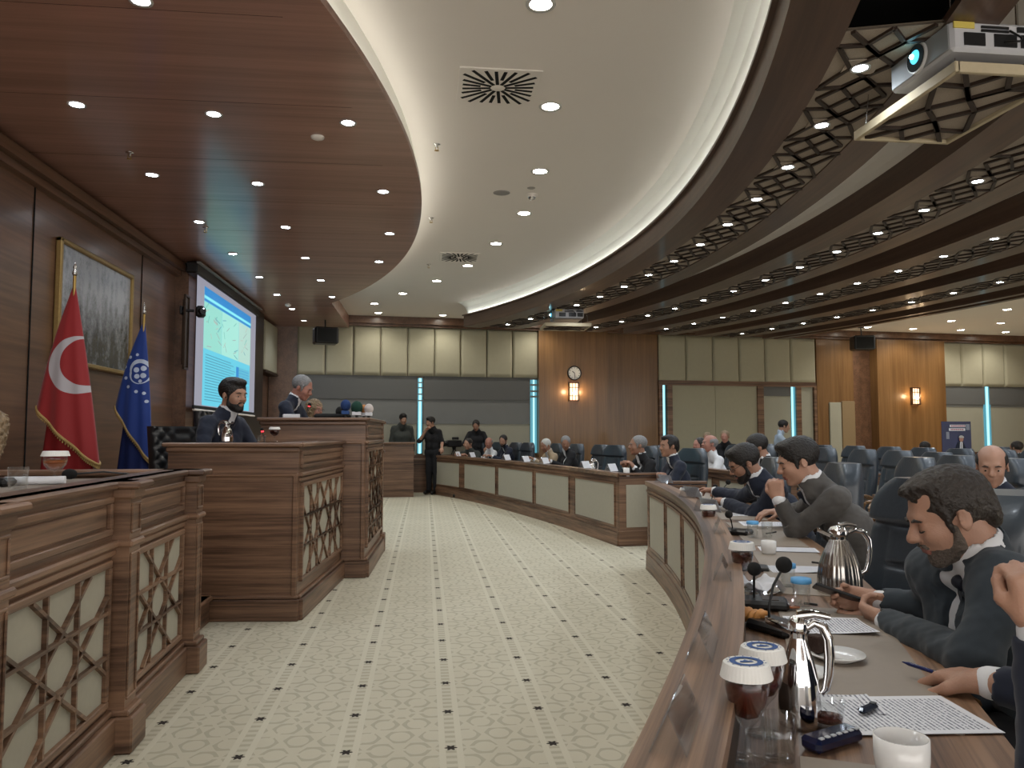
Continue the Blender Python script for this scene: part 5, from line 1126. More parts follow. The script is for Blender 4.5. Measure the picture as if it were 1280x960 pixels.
# framed picture
t = thing('framed_picture', 'large gold-framed black and white street photograph on the left wall behind the red flag', 'picture', (-3.5, 8.72, 2.6))
mb = MB(); w, h_ = 1.88, 1.20
for a, b_, c_, d_ in ((-w / 2, w / 2, h_ / 2 - .05, h_ / 2), (-w / 2, w / 2, -h_ / 2, -h_ / 2 + .05), (-w / 2, -w / 2 + .05, -h_ / 2, h_ / 2), (w / 2 - .05, w / 2, -h_ / 2, h_ / 2)): mb.box((.03, (a + b_) / 2, (c_ + d_) / 2), (.06, b_ - a, d_ - c_), ch=.012)
mb.build('frame', M['gold'], t)
mm, nt, b = new_mat('street_photograph'); N = nt.nodes; L_ = nt.links; tc = N.new('ShaderNodeTexCoord'); sp = N.new('ShaderNodeSeparateXYZ'); L_.new(tc.outputs['Object'], sp.inputs[0])
n1 = N.new('ShaderNodeTexNoise'); n1.inputs['Scale'].default_value = 16; n1.inputs['Detail'].default_value = 8; n1.inputs['Roughness'].default_value = .75; L_.new(tc.outputs['Object'], n1.inputs['Vector'])
mp = N.new('ShaderNodeMapping'); mp.inputs['Scale'].default_value = (1, 7, 2.2); L_.new(tc.outputs['Object'], mp.inputs['Vector']); n2 = N.new('ShaderNodeTexVoronoi'); n2.inputs['Scale'].default_value = 1.6; L_.new(mp.outputs[0], n2.inputs['Vector'])
rmp = N.new('ShaderNodeMapRange'); rmp.inputs['From Min'].default_value = -.35; rmp.inputs['From Max'].default_value = .25; rmp.inputs['To Min'].default_value = .18; rmp.inputs['To Max'].default_value = .62; L_.new(sp.outputs[2], rmp.inputs['Value'])
ad = N.new('ShaderNodeMath'); ad.operation = 'MULTIPLY_ADD'; ad.inputs[1].default_value = .9; L_.new(n1.outputs['Fac'], ad.inputs[0]); L_.new(rmp.outputs[0], ad.inputs[2])
a2 = N.new('ShaderNodeMath'); a2.operation = 'MULTIPLY_ADD'; a2.inputs[1].default_value = .35; L_.new(n2.outputs['Distance'], a2.inputs[0]); L_.new(ad.outputs[0], a2.inputs[2])
cr = N.new('ShaderNodeValToRGB'); cr.color_ramp.elements[0].position = .62; cr.color_ramp.elements[0].color = (.03, .032, .035, 1); cr.color_ramp.elements[1].position = 1.15 if False else 1.0; cr.color_ramp.elements[1].color = (.36, .37, .39, 1); sb = N.new('ShaderNodeMath'); sb.operation = 'MULTIPLY'; sb.inputs[1].default_value = .78; L_.new(a2.outputs[0], sb.inputs[0]); L_.new(sb.outputs[0], cr.inputs[0]); L_.new(cr.outputs[0], b.inputs['Base Color']); b.inputs['Roughness'].default_value = .25
MB().box((.02, 0, 0), (.02, w - .08, h_ - .08)).build('photograph', mm, t)
# projection screen
t = thing('projection_screen', 'large motorised projection screen on the dais wall showing a blue and cyan page', 'screen', (-3.2, 13.27, 0))
MB().box((-.04, 0, 3.64), (.16, 4.15, .16), ch=.02).box((.0, .0, 1.70), (.03, 3.95, .05)).build('housing', M['black'], t)
MB().box((.06, 0, 3.705), (.05, 4.2, .02)).build('ceiling_slot', pm('slot_grey', (.3, .3, .3), .6), t)
MB().box((0, 0, 2.63), (.006, 3.84, 1.86)).build('screen_sheet', copy_emit('screen_grey', (.36, .36, .44), .33), t)
MB().box((0, 0, 1.665), (.04, 3.9, .035), ch=.01).build('weight_bar', M['white'], t)
y0, y1, z0, z1 = -1.56, 1.48, 1.74, 3.47
mb = MB(); X = .0045
def rc(ya, yb, za, zb, c, lift=0): mb.cur = c; mb.box((X + lift, y0 + (y1 - y0) * (ya + yb) / 2, z0 + (z1 - z0) * (za + zb) / 2), (.002, (y1 - y0) * (yb - ya), (z1 - z0) * (zb - za)))
rc(0, 1, 0, 1, 0); rc(0, 1, .93, 1, 1, .001); rc(0, 1, .905, .925, 2, .001); rc(0, 1, .88, .90, 1, .001)
rc(0, .33, .48, .875, 3, .001); rc(.335, .70, .48, .875, 4, .001); rc(.705, 1, .48, .875, 5, .001)
random.seed(3)
for i in range(34): 
    a = random.uniform(.0, .9); z = random.uniform(.5, .84); ln = random.uniform(.02, .09); mb.cur = random.choice((6, 7, 8, 9)); p = (X + .003, y0 + (y1 - y0) * a, z0 + (z1 - z0) * z); q = (X + .003, p[1] + (y1 - y0) * ln, p[2] + random.uniform(-.12, .12)); mb.bar(p, q, .002, .012)
for i in range(17): z = .43 - i * .024; rc(.04, .04 + random.choice((.56, .6, .5, .57)), z, z + .007, 6, .001)
rc(.66, .98, .28, .42, 10, .001); 
for i in range(5): rc(.66, .98, .28 + i * .028, .284 + i * .028, 1, .002)
rc(.66, .72, .2, .42, 1, .002); rc(.72, .98, .14, .26, 10, .001)
cols = [(.12, .62, .80), (.02, .25, .62), (.25, .85, .95), (.30, .72, .62), (.38, .80, .70), (.45, .70, .62), (.06, .30, .42), (.10, .45, .40), (.35, .40, .40), (.5, .5, .45), (.10, .50, .68)]
mb.build('projected_page', [copy_emit('page_tint_%d' % i, c, .40) for i, c in enumerate(cols)], t)
# pan-tilt camera and slim unlit wall light
p = on_x(229, 388, -3.3); t = thing('wall_camera', 'black pan-tilt camera on a wall bracket left of the projection screen', 'camera', (-3.32, p.y, p.z))
MB().tube([(0, 0, 0), (.16, .02, 0)], .02, 8).box((.0, 0, 0), (.03, .12, .12), ch=.01).build('bracket', M['black'], t)
MB().box((.24, .04, -.01), (.12, .13, .16), ch=.03).build('body', M['black'], t); MB().tube([(.27, -.02, -.01), (.30, -.06, -.012)], [.05, .042], 14).build('lens_barrel', M['black'], t)
MB().ball((.31, -.072, .02), .008, 8).build('status_light', copy_emit('led_dot', (.8, .9, 1), 3), t)
p = on_x(229, 400, -3.32); t = thing('wall_light', 'tall narrow dark metal wall light on the pilaster behind the camera, unlit', 'wall light', (-3.32, p.y - .02, 2.72))
mb = MB(); 
for a in (-.085, .085): mb.box((.05, a, 0), (.03, .03, 1.0), ch=.004)
for z in (-.5, .5): mb.box((.05, 0, z), (.03, .2, .03), ch=.004)
mb.box((.02, 0, 0), (.04, .05, .9)); mb.build('metal_frame', M['bronze'], t); MB().box((.04, 0, 0), (.02, .13, .94)).build('shade', M['bronze'], t)
# loudspeakers
def speaker(c, yaw, label, s=1):
    t = thing('loudspeaker', label, 'loudspeaker', tuple(c), yaw)
    MB().box((0, 0, 0), (.34 * s, .26 * s, .24 * s), ch=.03).build('cabinet', M['black'], t); MB().box((0, -.132 * s, 0), (.28 * s, .01, .19 * s), ch=.004).build('grille', M['foam'], t)
    MB().tube([(0, .05, .1 * s), (0, .08, .26 * s)], .015, 8).box((0, .08, .27 * s), (.12, .08, .02)).build('bracket', M['black'], t)
speaker(at(407, 420, 16.6), .3, 'black loudspeaker hanging near the ceiling corner at the edge of the dais', 1.45)
speaker(at(1078, 429, 19.6), -.2, 'black loudspeaker high on the far wall beside the gold-lit wood bay', 1.5)
# projectors hanging under lowered ceiling tiles
def projector(loc, rz, tile, label, lens_on=True):
    t = thing('projector', label, 'projector', loc, rz)      # lens looks along -x
    MB().box((.26, 0, 0), (.52, .56, .17), ch=.018).build('casing', pm('projector_white', (.50, .50, .52), .45), t)
    MB().box((-.001, 0, 0), (.012, .52, .145), ch=.004).build('front_grille', pm('projector_grille', (.27, .28, .28), .6), t)
    MB().tube([(-.004, .0, .005), (-.022, .0, .005)], [.088, .084], 28).build('lens_ring', M['trimw'], t); MB().tube([(-.02, 0, .005), (-.026, 0, .005)], .076, 28).build('lens_recess', M['foam'], t)
    MB().ball((-.024, .0, .01), .040, 18, (.5, 1, 1)).build('lens', copy_emit('lens_glow', (.05, .35, .55), 1.2), t); MB().ball((-.045, .0, .01), .014, 10).build('lamp_glint', copy_emit('lens_core', (.5, .95, 1), 9), t)
    mb = MB(); mb.box((.13, -.282, -.02), (.12, .01, .07)).box((.31, -.282, -.02), (.13, .01, .07)).box((.45, -.282, -.02), (.1, .01, .07)).box((.25, -.282, .05), (.16, .01, .014)).box((.25, -.282, .03), (.16, .01, .014)).box((.44, -.282, .045), (.12, .01, .03)); mb.build('rear_ports', M['black'], t)
    MB().box((.07, -.2825, .055), (.12, .008, .035)).build('yellow_sticker', pm('yellow_label', (.60, .48, .10), .6), t)
    mb = MB()
    for a, b_ in ((.05, -.2), (.05, .2), (.45, -.2), (.45, .2)): mb.tube([(a, b_, .08), (a, b_, .42)], .008, 6)
    mb.bar((-.05, .2, .12), (.4, -.25, .36), .04, .03); mb.bar((.45, .2, .13), (.1, -.25, .30), .03, .02); mb.box((.25, 0, .13), (.3, .3, .02)); mb.build('mount', M['steel'], t)
    MB().tube([(.34, -.28, .04), (.36, -.34, -.03), (.33, -.36, -.06), (.30, -.29, -.03)], .006, 6).tube([(.2, -.28, .08), (.21, -.3, .2), (.2, -.25, .4)], .003, 5).build('cable', M['black'], t)
    t2 = thing('ceiling_tile', tile[3], 'ceiling tile', tile[0], rz)
    w_, l_ = tile[1], tile[2]; mb = MB(); mb.box((0, 0, .03), (w_, l_, .012)); mb.build('board', M['beigelat'], t2)
    mb = MB()
    for a in (-1, 1): mb.box((a * w_ / 2, 0, .03), (.03, l_ + .03, .06), ch=.004); mb.box((0, a * l_ / 2, .03), (w_, .03, .06), ch=.004)
    mb.build('edge_frame', pm('raw_wood_edge', (.50, .42, .28), .7, noise=.1, nscale=20), t2)
    mb = MB()
    for (u0, v0), (u1, v1) in SEG: mb.bar((-w_ / 2 + v0 * w_, -l_ / 2 + u0 * l_, .015), (-w_ / 2 + v1 * w_, -l_ / 2 + u1 * l_, .015), .028, .02)
    mb.build('lattice_strips', M['latdark'], t2)
    mb = MB()
    for a in (-1, 1):
        for b_ in (-1, 1): mb.tube([(a * w_ * .45, b_ * l_ * .45, .05), (a * w_ * .42, b_ * l_ * .42, .36)], .003, 5)
    mb.build('hanging_wire', M['steel'], t2); return t
projector((2.80, 4.08, 3.465), 0, ((3.16, 4.32, 3.27), .64, .98, 'lowered lattice ceiling tile with a raw wooden edge hanging under the near projector'), 'large white ceiling projector with a glowing blue lens at the top right')
projector((2.28, 13.9, 3.46), 0, ((2.50, 13.85, 3.22), .80, .62, 'small lowered ceiling tile under the distant projector'), 'distant white ceiling projector hanging over the far desk')
# clock and sconces on the far wall
def wl(u, z, out): return WO + WU * u + WN * out + Vector((0, 0, z))
t = thing('wall_clock', 'round white wall clock with a dark rim on the wooden bay', 'clock', tuple(wl(3.57, 2.79, .18)), WA)
MB().lathe([(0, 0), (.17, 0), (.18, .02), (.165, .035), (.15, .03), (.15, .02), (0, .02)], 32).build('rim', M['black'], t).rotation_euler = (PI / 2, 0, 0)
MB().lathe([(0, .022), (.15, .022)], 32).build('dial', M['paperlid'], t).rotation_euler = (PI / 2, 0, 0)
mb = MB()
for i in range(12): a = i * PI / 6; mb.bar((.115 * math.sin(a), -.026, .115 * math.cos(a)), (.138 * math.sin(a), -.026, .138 * math.cos(a)), .012, .003, up=(0, 1, 0))
mb.build('hour_marks', M['black'], t)
MB().bar((0, -.03, 0), (-.055, -.03, .045), .014, .004, up=(0, 1, 0)).build('hour_hand', M['black'], t); MB().bar((0, -.034, 0), (.01, -.034, -.11), .010, .004, up=(0, 1, 0)).build('minute_hand', M['black'], t)
def sconce(u, z, out, label):
    t = thing('wall_sconce', label, 'wall lamp', tuple(wl(u, z, out)), WA)
    MB().box((0, -.04, 0), (.20, .06, .40), ch=.01).build('glowing_shade', M['sconce'], t)
    mb = MB()
    for a in (-.115, .115): mb.box((a, -.05, 0), (.02, .09, .46))
    for q in (-.22, -.1, .1, .22): mb.box((0, -.075, q), (.23, .012, .015))
    for a in (-.04, .04): mb.box((a, -.075, 0), (.010, .012, .44))
    mb.build('lattice_frame', M['bronze'], t); MB().ball((.02, -.085, -.03), .045, 12).build('bulb', M['bulb'], t)
    for dx in (-.19, .19):
        ld = bpy.data.lights.new('sconce_lamp', 'POINT'); ld.energy = 2.2; ld.color = (1, .72, .42); ld.shadow_soft_size = .05; lo = bpy.data.objects.new('lamp_glow', ld); C.objects.link(lo); lo.parent = t; lo.location = (dx, -.16, 0)
sconce(3.54, 2.34, .18, 'lit lattice wall sconce glowing under the clock'); sconce(12.85, 2.32, .32, 'lit lattice wall sconce on the gold-lit wood bay at the right')
# poster on a stand
p = at(1196, 560, 13.2); t = thing('poster_banner', 'dark blue poster of a white-haired man in a suit standing among the rear chairs', 'poster', (p.x, p.y, 0), -.12)
MB().box((0, 0, .93), (.49, .012, 1.21)).build('poster_board', pm('poster_navy', (.006, .014, .075), .35, noise=.5, nscale=3), t)
mb = MB(); mb.cur = 0; mb.box((.02, -.01, 1.46), (.26, .006, .04)).box((.01, -.01, 1.40), (.27, .006, .045)); mb.cur = 1
for i in range(11): mb.box((-.085 + .022 * i, -.014, 1.46), (.013, .003, .022)); 
for i in range(10): mb.box((-.09 + .022 * i, -.014, 1.40), (.013, .003, .022))
mb.build('headline', [M['paper'], pm('headline_red', (.35, .03, .06), .6)], t)
mb = MB(); mb.cur = 0; mb.prism([(.00, 0), (.17, 0), (.19, .2), (.15, .30), (.10, .33), (.05, .30), (.01, .2)], -.004, .004)
fig = mb.build('printed_suit', M['navy'], t, (-.04, -.012, .88)); fig.rotation_euler = (PI / 2, 0, 0)
mb = MB(); mb.cur = 0; mb.prism([(.07, .08), (.12, .08), (.125, .31), (.085, .31)], 0, .008); mb.cur = 1; mb.prism([(.06 + .045 + .036 * math.cos(a), .36 + .048 * math.sin(a)) for a in [2 * PI * i / 16 for i in range(16)]], 0, .008); mb.cur = 2; mb.prism([(.108 + .042 * math.cos(a), .385 + .035 * math.sin(a)) for a in [PI * i / 10 - .2 for i in range(12)]], .0, .010); mb.cur = 3; mb.prism([(.095, .1), (.108, .1), (.105, .30), (.098, .30)], 0, .010)
fig = mb.build('printed_figure', [M['whiteshirt'], M['skinr'], M['hairwhite'], M['tieb']], t, (-.04, -.022, .88)); fig.rotation_euler = (PI / 2, 0, 0)
MB().box((-.15, -.012, 1.30), (.05, .004, .12)).box((.19, -.012, 1.44), (.06, .004, .10)).build('printed_marks', pm('poster_pale', (.25, .27, .33), .6), t)
MB().tube([(-.15, .02, .4), (-.2, .2, .0)], .012, 6).tube([(.15, .02, .4), (.2, .2, .0)], .012, 6).build('stand', M['black'], t)
# video camera on a tripod beside the young man
p = WO + WU * .66 + WN * .2; t = thing('video_camera', 'black video camera on a short tripod beside the young man in black', 'camera', (p.x, p.y, .765), .3)
MB().box((0, 0, .34), (.34, .16, .16), ch=.02).tube([(-.17, 0, .34), (-.28, 0, .34)], [.06, .075], 14).box((.03, 0, .46), (.16, .05, .06), ch=.01).build('camera_body', M['black'], t)
for i in range(3): a = 2 * PI * i / 3; MB().tube([(0, 0, .24), (.13 * math.cos(a), .13 * math.sin(a), .01)], .012, 6).build('tripod_leg', M['black'], t)
MB().lathe([(0, .2), (.04, .2), (.05, .27), (0, .28)], 12).build('tripod_head', M['black'], t)
# ================================================================ table-top things
TZ = .7585; PZ = .7612
def stand_on(px, py, z=PZ): p = on_z(px, py, z); return (p.x, p.y, z)
def arc_dir(x, y): return math.atan2(y - CD[1], x - CD[0]) + PI / 2
def tea_glass(loc, label, r=.034, hgt=.15, drink='teaglass', emblem=True, level=.78, lid=True, group=None):
    t = thing('tea_glass', label, 'glass', loc)
    k = hgt / .15
    out = [(0, 0), (r * .95, 0), (r * .95, .003), (r * .25, .010), (.0055, .018), (.005, .045 * k), (.010, .052 * k), (r * .62, .066 * k), (r * .95, .088 * k), (r * 1.06, .112 * k), (r * 1.0, .140 * k)]
    inn = [(r * .97, .140 * k), (r * 1.02, .112 * k), (r * .90, .089 * k), (r * .56, .069 * k), (0, .060 * k)]
    MB().lathe(out + inn, 36).build('goblet', M['glass'], t)
    lv = (.062 + (.135 - .062) * level) * k
    MB().lathe([(0, .0615 * k), (r * .55, .0695 * k), (r * .885, .0895 * k), (r * 1.005, .112 * k), (r * .99, lv), (0, lv)], 36).build('drink', M[drink], t)
    if lid:
        n = 40; prof = []
        mb = MB(); mb.grid(lambda u, v: ((r * (1.24 - .16 * v) + .0006 * math.cos(u * 2 * PI * n)) * math.cos(2 * PI * u), (r * (1.24 - .16 * v) + .0006 * math.cos(u * 2 * PI * n)) * math.sin(2 * PI * u), (.128 + .022 * v) * k), 120, 3, True)
        mb.lathe([(r * 1.08, .150 * k), (r * 1.02, .1515 * k), (0, .1505 * k)], 40); mb.build('paper_lid', M['paperlid'], t)
        if emblem:
            mb = MB(); z_ = .1522 * k; mb.lathe([(r * .80, z_), (r * .52, z_ + .0001)], 40)
            for i in range(14): a = 2 * PI * i / 14; mb.box((r * .9 * math.cos(a), r * .9 * math.sin(a), z_), (.003, .0016, .0004), rz=a)
            mb.prism([(-.012, -.004), (.012, -.004), (.010, .004), (.005, .002), (0, .009), (-.005, .002), (-.010, .004)], z_ - .0002, z_ + .0003); mb.build('blue_crest', M['blueprint'], t)
    if group: t['group'] = group
    return t
def tumbler(loc, label, r=.031, hgt=.085, lid=None, drink=None):
    t = thing('drinking_glass', label, 'glass', loc); MB().lathe([(0, 0), (r * .86, 0), (r, hgt), (r * .93, hgt), (r * .80, .007), (0, .007)], 32).build('glass_body', M['glass'], t)
    if drink: MB().lathe([(0, .0075), (r * .79, .0075), (r * .84, hgt * .35), (0, hgt * .35)], 28).build('drink', M[drink], t)
    if lid: MB().lathe([(r * 1.06, hgt - .012), (r * 1.10, hgt - .01), (r * 1.06, hgt + .004), (0, hgt + .005)], 28).build('lid', M[lid], t)
    return t
def thermos(loc, label, mat, hgt=.26, r=.068, yaw=0, kind='ribbed'):
    t = thing('coffee_pot', label, 'thermos', loc, yaw); k = hgt / .26
    prof = [(0, 0), (r * .97, 0), (r, .006), (r * 1.0, .03), (r * .985, .06), (r * .90, .105), (r * .70, .15), (r * .47, .185), (r * .38, .200), (r * .40, .212), (r * .46, .220)]
    mb = MB()
    def f_(u, v):
        i = v * (len(prof) - 1); j = min(int(i), len(prof) - 2); q = i - j; rr = prof[j][0] * (1 - q) + prof[j + 1][0] * q; zz = prof[j][1] * (1 - q) + prof[j + 1][1] * q
        rib = .0022 * (abs(math.sin(u * PI * 22))) * (1 if 1 < i < 8 else 0) if kind == 'ribbed' else 0; rr += rib; return (rr * math.cos(2 * PI * u), rr * math.sin(2 * PI * u), zz * k)
    mb.grid(f_, 132 if kind == 'ribbed' else 48, 50, True); mb.build('body', mat, t)
    MB().lathe([(r * .46, .218 * k), (r * .47, .232 * k), (r * .36, .246 * k), (r * .12, .252 * k), (0, .252 * k)], 28).build('lid', M['chrome'], t)
    mb = MB(); mb.grid(lambda u, v: (-(r * .38 + .045 * u), (v - .5) * (.05 * (1 - u * .72)), (.222 + .022 * u - .010 * (1 - (2 * v - 1) ** 2)) * k), 10, 8); mb.grid(lambda u, v: (-(r * .38 + .045 * u), (v - .5) * (.05 * (1 - u * .72)), (.219 + .022 * u - .013 * (1 - (2 * v - 1) ** 2)) * k), 10, 8, flip=True); mb.build('spout', M['chrome'], t)
    mb = MB(); mb.tube([(r * .40, 0, .222 * k), (r * .75, 0, .236 * k), (r * 1.15, 0, .228 * k), (r * 1.38, 0, .20 * k), (r * 1.42, 0, .16 * k), (r * 1.36, 0, .12 * k), (r * 1.22, 0, .085 * k), (r * 1.02, 0, .075 * k)], [.007, .009, .010, .010, .010, .009, .008, .006], 12); mb.build('handle', mat if kind != 'ribbed' else M['chrome'], t)
    MB().tube([(0, 0, .250 * k), (.03, 0, .256 * k), (.06, 0, .250 * k)], [.012, .009, .006], 10).build('thumb_lever', M['chrome'] if kind != 'ribbed' else M['steel'], t)
    return t
def gooseneck(loc, yaw, label, hgt=.19, lean=.06, ring=None, r=.021, base=True, col='foam'):
    t = thing('conference_microphone', label, 'microphone', loc, yaw)
    if base: mb = MB(); mb.box((0, 0, .016), (.11, .15, .03), ch=.010); mb.build('base', M['black'], t); MB().box((.0, -.02, .0315), (.06, .05, .003)).build('control_panel', M['bronze'], t)
    P = [(0, .03, .03), (0, .03, hgt * .4), (-lean * .35, .03, hgt * .75), (-lean, .03, hgt)]
    MB().tube(P, .0038, 8).build('gooseneck', M['black'], t); MB().ball((-lean * 1.18, .03, hgt + r * .6), r, 18).build('foam_windscreen', M[col], t.children[-1])
    if ring: MB().tube([(-lean * .95, .03, hgt - .012), (-lean, .03, hgt - .002)], .011, 12).build('red_ring', copy_emit('red_ring_light', (1, .02, .03), 2), t)
    return t
def cup(loc, label, r=.034, hgt=.062, sachet=None, yaw=0):
    t = thing('sugar_cup', label, 'cup', loc, yaw); MB().lathe([(0, 0), (r * .80, 0), (r * .92, .006), (r, hgt * .5), (r * 1.0, hgt), (r * .93, hgt), (r * .90, hgt * .4), (r * .78, .008), (0, .008)], 40).build('cup_body', M['porcelain'], t)
    if sachet:
        mb = MB()
        for i in range(4): mb.box((.008 * math.cos(i * 1.9), .008 * math.sin(i * 1.9), hgt * .55 + .002 * i), (.026, .016, .007), R=Matrix.Rotation(i * 1.2, 3, 'Z') @ Matrix.Rotation(.5, 3, 'X'), ch=.002)
        mb.build('sachets', pm('blue_sachet', (.03, .05, .22), .4), t)
    return t
def plate(loc, label, r=.075):
    t = thing('plate', label, 'plate', loc); MB().lathe([(0, .004), (r * .55, .002), (r * .62, .0), (r * .66, .003), (r, .014), (r * .985, .017), (r * .64, .007), (0, .007)], 48).build('dish', M['porcelain'], t); return t
def text_mat(name, pitch, side=(.1, .9), paper=(.74, .75, .79), ink=(.16, .17, .22)):
    m, nt, b = new_mat(name); N = nt.nodes; L = nt.links; tc = N.new('ShaderNodeTexCoord'); sp = N.new('ShaderNodeSeparateXYZ'); L.new(tc.outputs['Object'], sp.inputs[0])
    w = N.new('ShaderNodeMath'); w.operation = 'MULTIPLY'; w.inputs[1].default_value = 2 * PI / pitch; L.new(sp.outputs[1], w.inputs[0]); sn = N.new('ShaderNodeMath'); sn.operation = 'SINE'; L.new(w.outputs[0], sn.inputs[0]); g = N.new('ShaderNodeMath'); g.operation = 'GREATER_THAN'; g.inputs[1].default_value = .25; L.new(sn.outputs[0], g.inputs[0])
    n = N.new('ShaderNodeTexNoise'); n.inputs['Scale'].default_value = 1; mp = N.new('ShaderNodeMapping'); mp.inputs['Scale'].default_value = (260, 1 / pitch, 1); L.new(tc.outputs['Object'], mp.inputs['Vector']); L.new(mp.outputs[0], n.inputs['Vector']); g2 = N.new('ShaderNodeMath'); g2.operation = 'GREATER_THAN'; g2.inputs[1].default_value = .44; L.new(n.outputs['Fac'], g2.inputs[0])
    ax = N.new('ShaderNodeMath'); ax.operation = 'ABSOLUTE'; L.new(sp.outputs[0], ax.inputs[0]); g3 = N.new('ShaderNodeMath'); g3.operation = 'LESS_THAN'; g3.inputs[1].default_value = .086; L.new(ax.outputs[0], g3.inputs[0])
    ay = N.new('ShaderNodeMath'); ay.operation = 'ABSOLUTE'; L.new(sp.outputs[1], ay.inputs[0]); g4 = N.new('ShaderNodeMath'); g4.operation = 'LESS_THAN'; g4.inputs[1].default_value = .125; L.new(ay.outputs[0], g4.inputs[0])
    acc = g.outputs[0]
    for q in (g2, g3, g4): mu = N.new('ShaderNodeMath'); mu.operation = 'MULTIPLY'; L.new(acc, mu.inputs[0]); L.new(q.outputs[0], mu.inputs[1]); acc = mu.outputs[0]
    mx = N.new('ShaderNodeMix'); mx.data_type = 'RGBA'; mx.inputs['A'].default_value = (*paper, 1); mx.inputs['B'].default_value = (*ink, 1); L.new(acc, mx.inputs['Factor']); L.new(mx.outputs['Result'], b.inputs['Base Color']); b.inputs['Roughness'].default_value = .8; return m
TXT = text_mat('printed_page', .0095)
def sheet(loc, yaw, label, w=.21, l=.297, curl=.0, lift=0, mat=None, n=1, dog=0):
    mb = MB(); fn = lambda u, v: ((u - .5) * w, (v - .5) * l, .0012 * n + curl * (max(0, abs(v - .5) * 2 - .4)) ** 2 + dog * max(0, (1 - u) * .6 + (1 - v) * .6 - .75) ** 1.5)
    mb.grid(fn, 14, 16); mb.grid(lambda u, v: tuple(a - b_ for a, b_ in zip(fn(u, v), (0, 0, .0010 * n))), 14, 16, flip=True)
    e = mb.build('paper_sheet', mat or TXT, None, loc, yaw); return tag(e, label, 'paper')
# nearest place setting
G = tea_glass(stand_on(935, 950, TZ), 'stemmed tea glass under a white crested paper lid, closest to the camera', .036, .165)
tea_glass(stand_on(955, 917, TZ), 'second stemmed tea glass with crested lid, tucked behind the closest one', .036, .160)
tumbler(stand_on(974, 949, TZ), 'empty clear tumbler between the nearest tea glass and the chrome pot', .030, .075)
thermos(stand_on(1000, 905, TZ), 'tall mirror-chrome coffee pot with an open spout, nearest on the desk', M['chrome'], .215, .040, -.35, 'smooth')
tumbler(stand_on(1036, 906), 'small glass with a little brown tea beside the chrome pot', .031, .050, None, 'teaglass')
cup(stand_on(1128, 972), 'white porcelain cup of blue sachets at the bottom edge of the photo', .0425, .066, True)
x, y, z = stand_on(1128, 893); sheet((x, y, PZ), arc_dir(x, y) + .35, 'printed text page lying beside the hand with the pen', .21, .28)
x, y, z = stand_on(1045, 880); sheet((x, y, PZ - .0006), arc_dir(x, y) + .2, 'printed page partly under the text page, behind the small tea', .12, .16, curl=.01)
x, y, z = stand_on(1085, 889, PZ + .004); t = thing('pen_case', 'black and blue glossy case lying on the printed page', 'case', (x, y, z), .35 - PI / 2 + .2)
MB().box((0, 0, .006), (.018, .058, .012), ch=.005).build('cover', pm('gloss_navy', (.006, .012, .03), .15), t); MB().box((0, .020, .0125), (.012, .012, .002), ch=.0008).build('clip', M['black'], t)
x, y, z = stand_on(1040, 932, TZ); t = thing('delegate_unit', 'glossy dark blue console with a row of pale keys below the small tea', 'console', (x, y, z), -1.15)
MB().box((0, 0, .013), (.045, .125, .026), ch=.008).build('console_body', pm('gloss_blue', (.006, .010, .04), .12, coat=.6), t)
mb = MB()
for i in range(7): mb.box((.016, -.048 + .016 * i, .0265), (.008, .010, .003), ch=.001)
mb.build('key_row', pm('pale_keys', (.45, .47, .5), .4), t)
x, y, z = stand_on(1046, 824); plate((x, y, z), 'white dessert plate with cake crumbs, farther of two near the chrome pot', .068)
x2, y2, z2 = stand_on(1022, 812, PZ + .016); tag(MB().box((0, 0, .021), (.036, .036, .042), R=Matrix.Rotation(.4, 3, 'Z'), ch=.003).build('cake_piece', M['brownie'], None, (x2, y2, PZ + .010)), 'cube of dark chocolate cake at the left rim of the crumb plate', 'cake')
x, y, z = stand_on(1003, 846); plate((x, y, z), 'white dessert plate under a pastry slice, half hidden by the chrome pot', .062)
tag(MB().grid(lambda u, v: (.040 * math.sin(PI * v) ** .6 * math.cos(2 * PI * u), .020 * math.sin(PI * v) ** .6 * math.sin(2 * PI * u), .014 - .014 * math.cos(PI * v)), 20, 12, True).build('pastry', M['pastry'], None, (x - .005, y - .012, z + .007), 1.2), 'golden pastry slice on the plate behind the chrome pot', 'pastry')
tag(MB().grid(lambda u, v: (.020 * math.sin(PI * v) ** .5 * math.cos(2 * PI * u), .014 * math.sin(PI * v) ** .5 * math.sin(2 * PI * u), .012 - .012 * math.cos(PI * v)), 16, 10, True).build('dried_fruit', M['brownie'], None, (x - .01, y + .022, z + .007), .4), 'dark piece of cake beside the golden pastry slice', 'cake')
# pen held in the writing hand
tipsB = PERSON_B[1]['R'][0]; a = V3(at(1128, 833, 1.83)); b_ = V3(at(1204, 852, 1.69)); a[2] = max(a[2], .79)
t = thing('ballpoint_pen', 'dark blue ballpoint pen held in the hand at the right edge', 'pen', tuple(a)); d = Vector(b_ - a)
MB().tube([d * .0, d * .06, d * .12, d * .97, d], [.0012, .0028, .0046, .0048, .0035], 12).build('barrel', pm('pen_navy', (.012, .018, .09), .25), t); MB().tube([d * .55, d * .60], .0052, 12).build('ring', M['chrome'], t)
